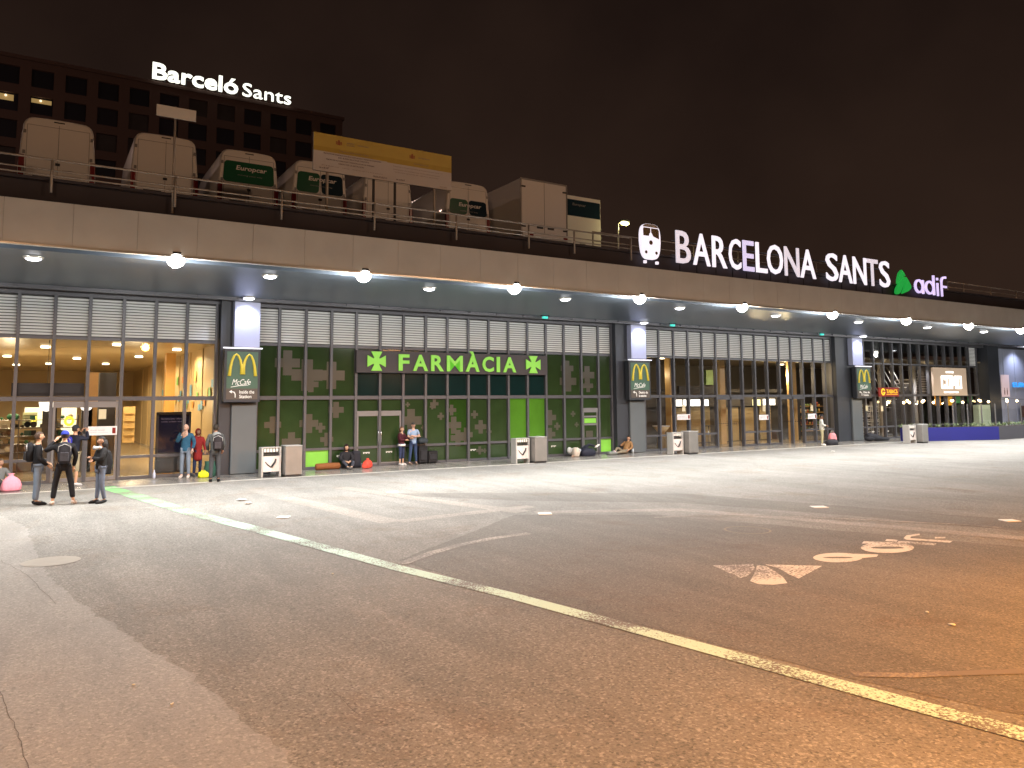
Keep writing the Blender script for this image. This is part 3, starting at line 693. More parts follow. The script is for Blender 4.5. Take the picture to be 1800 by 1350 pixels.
b = MB(); b.cyl((0, 0, 1.02), .32, .03, 20); b.obj('table_top', M['black'], t); b = MB(); b.cyl((0, 0, .03), .025, 1.0, 8); b.cyl((0, 0, 0), .22, .03, 16); b.obj('leg', M['chrome'], t)
dup(t, (33.6, 31.4, .01), 0, 'tall round cafe table beside the tan pillar inside the central hall')
t = thing('pedestal_counter', 'pale flared counter inside the dark central hall window', 'counter', (28.3, 30.8, .01))
b = MB(); b.tube([(0, 0, 0), (0, 0, .8), (0, 0, 1.1)], [.25, .2, .45], 16); b.obj('body', mat('pale_wood', (.5, .4, .22), .5), t)
b = MB(); b.cyl((0, 0, 1.1), .47, .04, 20); b.obj('counter_top', M['offwhite'], t)
# stairs behind the dark glass, white nosings and rails
t = thing('staircase', 'staircase with white edges and slanted rails behind the dark glass', 'stairs', (46.5, 31.0, .01))
b = MB()
for k in range(14): b.box(k * .42, 6.2, 0, 1.3, k * .27, (k + 1) * .27)
b.obj('steps', dwall, t)
b = MB()
for k in range(14): b.box(k * .42 - .03, k * .42 + .05, -.02, 1.3, (k + 1) * .27 - .02, (k + 1) * .27 + .02)
for k in range(7): b.box(5.4, 7.4, -.06, -.03, 2.95 + k * .17, 3.0 + k * .17)
b.obj('nosing', M['white'], t)
b = MB()
for k in range(9): b.tube([(k * .5 + .2, -.1, 2.9 + .05), (k * .5 - 1.2, -.1, 4.6)], .03, 5)
b.tube([(5.5, -.1, 0), (5.5, -.1, 4.9)], .12, 8); b.tube([(1.5, -.1, 0), (1.5, -.1, 4.9)], .14, 8)
b.obj('rail', M['offwhite'], t)
light('stair_light', 'SPOT', (49.5, 29.9, 4.7), 700, (.95, .93, 1.0), .12, spot=(150, .4))

# ------------------------------------------------------------------ signs on the facade
lime = emat('lime_letters', (.20, .50, .06), .55)
t = thing('pharmacy_sign', 'long dark pharmacy sign with lime green letters between two green crosses', 'sign', (0, 28.72, 0))
b = MB(); b.bbox(10.6, 19.6, -.02, .12, 3.66, 4.54, .02); b.obj('board', M['signdark'], t)
X = 12.36
LW = {'F': .46, 'A': .66, 'R': .58, 'M': .74, 'À': .66, 'C': .56, 'I': .16}
for ch in 'FARMÀCIA':
    w_ = LW[ch]; text('letter', ch, X, 3.76, w_, .66 if ch != 'À' else .86, lime, t, -.03, .05, .012 if ch == 'M' else .028); X += w_ + .148 + (.02 if ch in 'FI' else 0)
def gcross(cx, cz, s):
    P = []
    for k in range(4):
        a = k * pi / 2
        for (u, v) in ((-.30, .62), (-.60, 1), (.60, 1), (.30, .62)) if False else ((-.34, .42), (-.62, 1.0), (.62, 1.0), (.34, .42)):
            P.append((cx + s * (u * cos(a) - v * -sin(a)), cz + s * (-u * sin(a) * -1 * -1 + v * cos(a))))
    return P
for cx in (11.42, 18.82):
    b = MB()
    for k in range(4):
        a = k * pi / 2
        q = [(-.28, .0), (-.28, .40), (-.60, 1.0), (.60, 1.0), (.28, .40), (.28, .0)]
        P = [(cx + .38 * (u * cos(a) + v * sin(a)), -.03 - .0008 * k, 4.12 + .38 * (-u * sin(a) + v * cos(a))) for u, v in q]
        b.poly(P, (0, -.05, 0))
    b.obj('cross', lime, t)

yel = mat('arch_yellow', (.62, .50, .05), .35, emit=.22, ecol=(.7, .55, .05)); wtx = mat('white_lettering', (.75, .75, .72), .5, emit=.25, ecol=(.8, .8, .75))
bgreen = mat('banner_green', (.055, .12, .085), .4, 0, .15, 3, emit=.12, ecol=(.06, .13, .09)); bbrown = mat('banner_brown', (.09, .075, .065), .4, 0, .1, 3)
def mc(loc, w_, label, l1, l2):
    t = thing('hanging_sign', label, 'sign', loc, group='green restaurant signs on the pillars')
    b = MB(); b.bbox(-.04, w_ + .04, 0, .3, -.06, 1.82, .02); b.obj('box', M['column'], t)
    b = MB(); b.use(bgreen).box(.05, w_ - .05, -.012, 0, .42, 1.72); b.use(bbrown).box(.05, w_ - .05, -.0115, 0, .04, .42); b.obj('panel', None, t)
    b = MB(); b.box(-.09, w_ + .09, -.06, .02, 1.83, 1.87); b.obj('light_bar', emat('light_bar', (.9, .88, 1.0), 1.3) if 'light_bar' not in bpy.data.materials else bpy.data.materials['light_bar'], t)
    b = MB(); c = w_ / 2
    for s in (-1, 1):
        pts = []
        for k in range(13):
            u = k / 12; 
            pts.append((c + s * (.03 + u * .40 * w_), -.03, .88 + .76 * sin(pi * (0.13 + .87 * u) ** .9) ** .62 if k < 12 else .86))
        # arch: inner foot, rise, crown, outer foot
        P = [(c + s * .025 * w_, .92), (c + s * .03 * w_, 1.2), (c + s * .07 * w_, 1.42), (c + s * .13 * w_, 1.57), (c + s * .19 * w_, 1.63), (c + s * .25 * w_, 1.58), (c + s * .31 * w_, 1.42), (c + s * .355 * w_, 1.18), (c + s * .385 * w_, .86)]
        b.tube([(x, -.03, z) for x, z in P], [.062, .05, .042, .036, .034, .036, .042, .05, .058], 8)
    b.obj('arches', yel, t)
    text('lettering', 'McCafe', .2 * w_, .55, .55 * w_, .2, wtx, t, -.015, .01, .0, .35)
    b = MB(); b.tube([(.17 * w_, -.02, .47), (.4 * w_, -.02, .52), (.68 * w_, -.02, .53)], [.012, .016, .008], 6); b.obj('underline', wtx, t)
    b = MB(); b.tube([(.30 * w_, -.02, .1), (.30 * w_, -.02, .22), (.27 * w_, -.02, .29), (.2 * w_, -.02, .31)], .02, 6); b.poly([(.12 * w_, -.03, .31), (.2 * w_, -.03, .37), (.2 * w_, -.03, .25)], (0, .015, 0)); b.obj('arrow', wtx, t)
    text('lettering', l1, .42 * w_, .24, .44 * w_, .12, wtx, t, -.015, .01, .01); text('lettering', l2, .42 * w_, .08, .36 * w_, .12, wtx, t, -.015, .01, .01)
    return t
mc((5.62, 28.2, 2.6), 1.16, 'green sign with yellow arches on the first pillar, pointing inside the station', 'Inside the', 'Station')
mc((24.0, 28.2, 2.58), 1.26, 'green sign with yellow arches on the second pillar right of the pharmacy', 'Dentro de', 'la estacion')
mc((41.5, 28.2, 2.58), 1.36, 'green sign with yellow arches on the third pillar, the farthest one', 'Dins de', "l'estacio")

t = thing('tobacco_sign', 'small red sign with yellow lettering TABACS beside the third pillar', 'sign', (44.3, 28.6, 2.62))
b = MB(); b.bbox(0, 2.05, 0, .1, 0, .56, .02); b.obj('board', emat('lit_red', (.22, .012, .01), .18), t)
ye = emat('lit_yellow', (1.0, .55, .03), .7)
text('lettering', 'TABACS', .72, .2, 1.15, .24, ye, t, -.005, .01, .004)
b = MB(); b.box(.72, 1.87, -.02, 0, .12, .15); b.obj('underline', ye, t)
b = MB()
for k in range(9):
    a = R(40 + k * 35); b.ball((.38 + .16 * cos(a), -.01, .29 + .17 * sin(a)), (.06, .02, .06), 8, 6)
b.box(.38, .58, -.02, 0, .22, .28); b.obj('emblem', ye, t)
t = thing('bar_sign', 'square beige lit sign reading COMO above the string lights', 'sign', (50.25, 28.55, 2.66))
b = MB(); b.bbox(0, 4.0, 0, .16, 0, 1.86, .02); b.obj('board', mat('beige_board', (.42, .33, .25), .6, 0, .06, 1, emit=.35, ecol=(.5, .36, .25)), t)
ew = emat('lit_white', (1.0, .98, .93), 1.5)
X = .82; s_ = .15
def lb(*bx):
    b = MB(); b.use(ew)
    for q in bx: b.poly([(x, -.05, z) for x, z in q], (0, .04, 0))
    b.obj('letter', None, t)
def rc(x0, x1, z0, z1): return [(x0, z0), (x1, z0), (x1, z1), (x0, z1)]
z0, z1 = .45, 1.33
lb([(X + .5, z0), (X + .5, z0 + .3), (X + .35, z0 + .3), (X + .35, z0 + .15), (X + .15, z0 + .15), (X + .15, z1 - .15), (X + .35, z1 - .15), (X + .35, z1 - .3), (X + .5, z1 - .3), (X + .5, z1), (X + .06, z1), (X, z1 - .06), (X, z0 + .06), (X + .06, z0)])
for x in (X + .6, X + 1.93): lb(rc(x, x + .15, z0, z1), rc(x + .37, x + .52, z0, z1), rc(x + .15, x + .37, z0, z0 + .15), rc(x + .15, x + .37, z1 - .15, z1))
x = X + 1.2; lb([(x, z0), (x, z1), (x + .2, z1), (x + .315, z1 - .42), (x + .43, z1), (x + .63, z1), (x + .63, z0), (x + .49, z0), (x + .49, z1 - .32), (x + .37, z0 + .22), (x + .26, z0 + .22), (x + .14, z1 - .32), (x + .14, z0)])
text('lettering', 'DONES DEL', 1.45, 1.5, .95, .13, ew, t, -.01, .02); text('lettering', 'RESTAURANT BAR', 1.1, .17, 1.75, .11, ew, t, -.01, .02)
t = thing('blue_sign', 'blue lettering on the pale wall at the right edge', 'sign', (61.0, 28.85, 3.25))
bl = emat('lit_blue', (.05, .35, .9), .7); text('lettering', 'EUROMAR', 0, 0, 4.2, .36, bl, t, 0, .05, .03)
t = thing('wall_poster_board', 'tall white and pink poster on the pale wall at the right edge', 'poster', (59.35, 28.8, 2.55))
b = MB(); b.bbox(0, 1.1, 0, .05, 0, 1.6, .01); b.obj('board', mat('pink_poster', (.72, .58, .6), .5, 0, .1, 2, emit=.2), t)
b = MB()
for x in (.35, .72): b.ball((x, -.01, .35), (.07, .01, .22), 8, 8); b.ball((x, -.01, .62), (.045, .01, .05), 8, 6)
b.obj('picture', mat('poster_ink', (.25, .12, .1), .5), t)
t = thing('menu_board', 'dark board with pale letters CO behind the terrace at the right edge', 'sign', (61.6, 28.5, 1.05))
b = MB(); b.bbox(-.1, 3, 0, .1, 0, .85, .02); b.obj('board', mat('brown_board', (.08, .04, .035), .5), t)
text('lettering', 'COMO', .15, .12, 2.4, .5, mat('cream_letters', (.7, .62, .48), .5, emit=.3), t, -.005, .03, .03)
b = MB()
# white notices stuck on the glass doors
for i, (x0, x1, z0, z1, lb) in enumerate([(1.51, 2.36, 1.49, 1.78, 'long white notice strip on the left hall glass, above the girl'), (27.6, 28.5, 1.5, 1.78, 'white notice strip on the glass left of the central doorway'), (33.65, 34.4, 1.38, 1.66, 'white notice strip between the central shutters'), (37.75, 38.5, 1.36, 1.66, 'white notice strip right of the cafe doorway')]):
    t = thing('glass_notice', lb, 'notice', (x0, 28.85, z0), group='white notices on the glass')
    b = MB(); b.box(0, x1 - x0, 0, .008, 0, z1 - z0); b.obj('sheet', mat('notice_%d' % i, (.72, .72, .74), .5), t)
    tg = mat('notice_ink_%d' % i, (.3, .32, .4), .5)
    text('notice_text', 'Acces tancat', .06, (z1 - z0) * .5, (x1 - x0) * .5, .05, tg, t, -.002, .002); text('notice_text', 'Entrada per la porta principal', .06, (z1 - z0) * .25, (x1 - x0) * .62, .04, tg, t, -.002, .002)
    b = MB(); b.box((x1 - x0) * .83, (x1 - x0) * .95, -.004, 0, .05, z1 - z0 - .05); b.obj('red_mark', M['red'], t)
for i, (x, z, lb) in enumerate([(1.8, 2.02, 'small cream paper above the long notice at left'), (27.95, 1.92, 'small cream paper above the notice left of the central doorway'), (33.95, 1.85, 'small cream paper above the notice between the shutters'), (38.0, 1.82, 'small cream paper above the notice by the cafe'),
                            (43.2, 1.75, 'small cream paper on the dark door beside the third pillar'), (44.75, 1.72, 'small cream paper left of the tobacco shelves')]):
    b = MB(); b.box(0, .22, 0, .006, 0, .32); b.use(M['black']); b.box(.08, .13, -.002, 0, .2, .25)
    tag(b.obj('paper_sheet', mat('cream_paper_%d' % i, (.62, .56, .38), .6), loc=(x, 28.84, z)), lb, 'notice', 'cream papers on the glass')
# lit shelves of the tobacco shop
t = thing('shop_shelf', 'white wire shelves seen through the door under the red sign', 'shelf', (44.6, 29.9, .01))
b = MB()
for k in range(13):
    for j in range(2): b.box(j * .85, j * .85 + .7, 0, .25, .2 + k * .16, .225 + k * .16)
for j in range(2):
    for q in (0, .68): b.box(j * .85 + q, j * .85 + q + .03, 0, .03, 0, 2.3)
b.obj('frame', M['white'], t)
b = MB(); b.use(M['white'])
for k in range(12):
    for j in range(2):
        for q in range(6):
            if random.random() < .6: b.use(random.choice([M['white'], M['offwhite'], M['steel']])).box(j * .85 + .04 + q * .1, j * .85 + .12 + q * .1, .03, .2, .226 + k * .16, .226 + k * .16 + random.uniform(.06, .12))
b.obj('packet', None, t)
light('shelf_light', 'POINT', (45.3, 29.4, 2.3), 14, (1, .95, .85), .05)
# ------------------------------------------------------------------ roof: railing, signs, vans
def railing(name, label, X, y, z0, zt, rails, r=.024, group=None):
    t = thing(name, label, 'railing', (0, y, 0), group=group)
    for x in X: b = MB(); b.tube([(x, 0, z0), (x, 0, zt)], .032, 8); b.obj('post', M['rail'], t)
    for z, rr in rails:
        b = MB(); b.tube([(X[0] - .02, 0 if rr < .03 else 0, z), (X[-1] + .02, 0, z)], rr, 8); b.obj('rail', M['rail'], t)
    return t
PX_ = [-8.1, -5.35, -2.62, .11, 2.85, 5.58, 8.30, 11.02, 13.73, 15.6, 18.14]
railing('roof_railing', 'grey pipe railing along the roof edge in front of the vans', PX_, 21.1, 7.55, 8.36, [(8.36, .028), (8.1, .022), (7.97, .022)])
railing('roof_railing', 'taller pipe railing behind the roof letters', [18.2 + 2.7 * k for k in range(7)], 23.4, 7.45, 9.05, [(9.05, .025), (8.7, .022), (8.3, .022)])
railing('roof_railing', 'pipe railing on the roof right of the adif letters', [39.4, 40.9, 43.6, 46.3, 49.0, 51.7, 54.4], 21.4, 7.5, 8.42, [(8.42, .03), (8.15, .025), (7.9, .022)])
t = thing('traffic_sign', 'back of a rectangular sign on a tall pole on the roof edge', 'sign', (2.8, 21.15, 7.5))
b = MB(); b.tube([(0, 0, -.1), (0, 0, 2.72)], .03, 8); b.obj('pole', M['rail'], t)
b = MB(); b.bbox(-.46, .5, -.05, -.02, 2.4, 2.7, .012); b.obj('plate', M['offwhite'], t)
# works board
t = thing('works_board', 'wide yellow and cream works notice board standing on the roof railing', 'board', (6.62, 21.7, 0))
b = MB(); b.use(mat('board_yellow', (.48, .34, .06), .55, 0, .1, 2)).box(0, 4.52, -.03, 0, 10.02, 10.42); b.use(mat('board_yellow_deep', (.42, .29, .04), .55)).box(0, 2.3, -.031, 0, 9.88, 10.02); b.box(2.3, 4.52, -.031, 0, 9.86, 10.02)
b.use(mat('board_cream', (.52, .48, .46), .6, 0, .06, 2)).box(0, 4.52, -.03, 0, 9.28, 9.86); b.box(0, 2.3, -.0295, 0, 9.86, 9.88)
b.obj('panel', None, t)
b = MB(); b.box(0, 4.52, 0, .04, 9.28, 10.42); b.obj('backing', M['steel'], t)
ink = mat('ink', (.08, .05, .04), .6); ink2 = mat('faded_ink', (.28, .2, .16), .6); ykink = mat('crest', (.32, .1, .03), .6)
rows = [('PROYECTO DE CONSTRUCCION DE LA ADECUACION Y MEJORA DE LA ESTACION', .3, 9.80, 1.8, .045, ink), ('DE BARCELONA SANTS', .75, 9.73, .95, .04, ink), ('MEJORA DE ACCESIBILIDAD Y REMODELACION DE ANDENES', .38, 9.63, 1.5, .045, ink),
        ('OBRAS DE LA ESTACION', .75, 9.55, .8, .04, ink), ('Plazo de ejecucion', .25, 9.44, 1.9, .03, ink2), ('adif', .17, 9.36, .3, .05, ink), ('PRESUPUESTO', 1.85, 9.33, .45, .05, ink),
        ('Proyecto cofinanciado para la modernizacion de la red', 2.5, 9.76, 1.7, .03, ink2), ('ministerio de transportes de la administracion', 2.5, 9.66, 1.6, .03, ink2), ('direccion general de obras y servicios', 2.55, 9.58, 1.5, .03, ink2), ('adif', 2.6, 9.35, .3, .05, ink), ('2019-2020', 4.1, 9.33, .25, .035, ink2),
        ('GOBIERNO', 1.0, 10.22, .25, .04, ink2), ('DE ESPAÑA', 1.0, 10.16, .25, .04, ink2), ('MINISTERIO', 1.35, 10.2, .35, .04, ink2), ('TRANSPORTES', .75, 9.93, .95, .045, ink2), ('GOBIERNO', 3.35, 10.15, .4, .04, ink2), ('FOMENTO', 3.2, 9.93, .5, .045, ink2)]
for s, x, z, w_, h, m_ in rows: text('board_text', s, x, z, w_, h, m_, t, -.033, .003)
for x, z in ((.76, 10.2), (3.14, 10.17)):
    b = MB(); b.box(x - .05, x + .05, -.036, -.03, z - .06, z + .04); b.box(x - .09, x - .065, -.036, -.03, z - .05, z + .05); b.box(x + .065, x + .09, -.036, -.03, z - .05, z + .05); b.cyl((x, -.036, z + .06), .035, .005, 10, 'y'); b.obj('crest', ykink, t)
for x in (.45, 3.95): b = MB(); b.tube([(x, .06, 7.6), (x, .06, 10.3)], .045, 8); b.obj('leg', M['rail'], t)
for x in (1.9, 2.6): b = MB(); b.box(x - .03, x + .03, .03, .09, 7.6, 9.3); b.obj('leg', M['dark'], t)

# roof letters: lit metal letters, each its own
em_l = mat('lit_letter_face', (.75, .7, .78), .4, 0, .2, 1.5, emit=1.0, ecol=(.93, .86, .97)); em_dim = mat('dim_letter_face', (.40, .36, .33), .5, 0, .3, 6)
t = thing('roof_sign', 'large lit white letters BARCELONA SANTS standing on the canopy edge', 'sign', (0, 21.1, 0))
wx = [('B', 20.33, 21.08), ('A', 21.22, 22.12), ('R', 22.25, 23.05), ('C', 23.18, 23.85), ('E', 23.98, 24.62), ('L', 24.74, 25.4), ('O', 25.42, 26.38), ('N', 26.5, 27.42), ('A', 27.5, 28.5), ('S', 29.22, 30.05), ('A', 30.1, 31.05), ('N', 31.15, 32.1), ('T', 32.15, 33.0), ('S', 33.12, 33.92)]
em_v = mat('violet_letter_face', (.6, .55, .75), .4, 0, .2, 1.5, emit=.85, ecol=(.74, .66, .95))
em_s = mat('soft_letter_face', (.7, .65, .7), .4, 0, .3, 2.5, emit=.72, ecol=(.90, .82, .92))
for k, (ch, a, c) in enumerate(wx):
    f = text('letter', ch, a, 7.66, (c - a), 1.24, em_v if k == 4 else (em_s if k in (0, 7, 12) else em_l), t, 0, .05, .006)
for a in [q[1] + .2 for q in wx]:
    b = MB(); b.box(a, a + .03, .0, .03, 7.3, 7.7); b.obj('bracket', M['dark'], t)
b = MB(); b.box(20.2, 34.1, .1, .14, 7.95, 7.99); b.box(20.2, 34.1, .1, .14, 8.5, 8.54); b.obj('support_rail', M['dark'], t)
t = thing('train_emblem', 'lit white train front emblem left of the roof letters', 'emblem', (19.05, 21.1, 7.66))
out = []
for k in range(40):
    a = 2 * pi * k / 40; ca, sa = cos(a), sin(a)
    x = .48 * (abs(ca) ** .55) * (1 if ca > 0 else -1); z = .66 + .66 * (abs(sa) ** .6) * (1 if sa > 0 else -1)
    if z < .66: x *= 1 - .12 * (.66 - z) / .66
    out.append((x, z))
b = MB(); b.poly([(x, -.06, z) for x, z in out], (0, .12, 0)); b.obj('face', em_l, t)
dk = mat('emblem_dark', (.16, .11, .06), .5)
b = MB(); b.poly([(-.36, -.07, .86), (-.10, -.07, .86), (-.06, -.07, .96), (-.02, -.07, 1.0), (-.02, -.07, 1.16), (-.34, -.07, 1.16), (-.37, -.07, 1.1)], (0, .008, 0)); b.obj('window', dk, t)
b = MB(); b.poly([(.40, -.07, .78), (.12, -.07, .86), (.06, -.07, .96), (.02, -.07, 1.0), (.02, -.07, 1.16), (.35, -.07, 1.16), (.40, -.07, 1.08)], (0, .008, 0)); b.obj('window', dk, t)
for x, z, r in ((0, .62, .085), (-.24, .25, .06), (.26, .25, .06)): b = MB(); b.cyl((x, -.07, z), r, .008, 18, 'y'); b.obj('headlight', dk, t)
b = MB(); P = [p for p in out if p[1] > 1.14]; P.sort(key=lambda p: math.atan2(p[1] - .66, p[0])); b.poly([(x * .98, -.064, z - .006) for x, z in P], (0, .003, 0)); b.obj('unlit_top', em_dim, t)
b = MB(); b.box(-.32, -.22, -.06, .02, -.16, -.06); b.box(.26, .36, -.06, .02, -.16, -.06); b.obj('foot', em_l, t)
# green three-bladed emblem with adif letters
t = thing('green_emblem', 'green lit triangular emblem with three blades between the roof letters and adif', 'emblem', (34.55, 21.1, 7.42))
gm = emat('emblem_green', (.015, .33, .05), .85)
def bl_(P):
    b = MB(); Q = []
    for x, z in P:
        r = ray(1380 + x / 6, 420 + z / 6); k = 21.05 / r.y; Q.append((r.x * k - 34.55, -.05, CH + r.z * k - 7.42))
    b.poly(Q, (0, .1, 0)); b.obj('blade', gm, t)
bl_([(1232, 325), (1256, 355), (1272, 388), (1245, 402), (1215, 435), (1190, 472), (1190, 430), (1205, 360)])
bl_([(1262, 400), (1262, 440), (1245, 500), (1222, 562), (1200, 582), (1180, 580), (1172, 560), (1176, 525), (1196, 484), (1228, 434)])
bl_([(1280, 400), (1305, 440), (1330, 490), (1332, 522), (1305, 550), (1242, 576), (1262, 520), (1278, 450)])
t = thing('adif_letters', 'small lit violet letters adif right of the green emblem', 'sign', (35.95, 21.1, 7.5))
vi = emat('violet_face', (.72, .60, 1.0), .95)
def ring(cx, cz, rx, rz, th, b, a0=0, a1=360, n=24):
    for k in range(n):
        p, q = R(a0 + (a1 - a0) * k / n), R(a0 + (a1 - a0) * (k + 1) / n)
        b.poly([(cx + rx * cos(p), -.02, cz + rz * sin(p)), (cx + (rx - th) * cos(p), -.04, cz + (rz - th) * sin(p)), (cx + (rx - th) * cos(q), -.04, cz + (rz - th) * sin(q)), (cx + rx * cos(q), -.04, cz + rz * sin(q))], (0, .08, 0))
b = MB(); ring(.38, .42, .36, .34, .095, b); b.box(.66, .77, -.041, .04, .07, .74); b.obj('letter', vi, t)
b = MB(); ring(1.3, .42, .38, .34, .095, b); b.box(1.6, 1.71, -.041, .04, .07, 1.05); b.obj('letter', vi, t)
b = MB(); b.box(1.95, 2.07, -.02, .04, .05, .70); b.box(1.95, 2.07, -.02, .04, .84, .96); b.obj('letter', vi, t)
b = MB(); b.box(2.32, 2.43, -.02, .04, .05, .85); b.box(2.43, 2.82, -.019, .04, .5, .6); ring(2.68, .82, .36, .26, .10, b, 70, 180, 10); b.obj('letter', vi, t)

# hotel
t = thing('hotel_building', 'dark brown hotel block with rows of square windows far behind the vans', 'hotel', (0, 94, 0))
hm = mat('hotel_wall', (.16, .10, .085), .8, 0, .15, .1); hw = mat('hotel_glass', (.02, .022, .035), .4); hws = [hw, hw, hw, mat('hotel_curtain', (.06, .05, .05), .6, 0, .3, .8), mat('hotel_glass_grey', (.035, .035, .05), .3, 0, .3, .6)]
b = MB(); cx = [-20.0 + 3.13 * k + .5 * 0 - .15 for k in range(17)]; cx = [2.38 + 3.13 * (k - 6) for k in range(16)]
rowz = [37.2 - 2.93 * k for k in range(6)]
x_end = cx[-1] + 2.0
for k, x in enumerate(cx):
    xl = x - 1.57 if k else x - 9
    b.box(xl, x - 1.02, 0, 1, 18, 39.0)
b.box(cx[-1] + 1.02, cx[-1] + 1.9, 0, 1, 18, 39.0)
for k, x in enumerate(cx):
    zz = 39.0
    for z in rowz:
        b.box(x - 1.02, x + 1.02, .0, 1, z + .98, zz); zz = z - .98
    b.box(x - 1.02, x + 1.02, 0, 1, 0, zz)
    if k < len(cx) - 1: b.box(x + 1.02, x + 1.56, .003, 1, 18, 39.0)
b.box(cx[0] - 9, cx[-1] + 1.9, 1, 14, 0, 39.0); b.box(cx[0] - 9.2, cx[-1] + 2.1, -.2, 1.0, 39.003, 39.4)
b.obj('wall', hm, t)
hlit = emat('lit_hotel_room', (.50, .33, .12), .55)
for j, z in enumerate(rowz):
    for i, x in enumerate(cx):
        q = MB(); q.box(x - 1.01, x + 1.01, .35, .5, z - .97, z + .97); wdw = q.obj('window', random.choice(hws), t)
        if j == 1 and i in (4, 5):
            q = MB(); q.box(x - .95, x + .6 + .3 * (i - 4), .3, .34, z + .35 - .2 * (i == 4), z + .8); q.obj('lit_ceiling', hlit, wdw)
            q = MB(); q.ball((x - .1, .2, z + .62), .12, 8, 6); q.obj('room_lamp', emat('room_lamp%d' % i, (1, .85, .6), 1.5), wdw); wdw['label'] = 'window with a warm light on inside'
t = thing('hotel_sign', 'white lit roof sign reading Barceló Sants on the hotel', 'sign', (0, 93.8, 0))
eh = emat('hotel_letters', (1.0, 1.0, .86), 1.6)
text('lettering', 'Barceló', 9.83, 39.55, 9.45, 1.95, eh, t, 0, .25, .02); text('lettering', 'Sants', 19.8, 39.6, 5.85, 1.62, eh, t, 0, .25, -.004)
b = MB()
for k in range(14): b.box(10 + k * 1.15, 10.08 + k * 1.15, .1, .16, 39.3, 40.6)
b.box(9.8, 25.7, .1, .18, 40.2, 40.28); b.obj('support_frame', M['dark'], t)

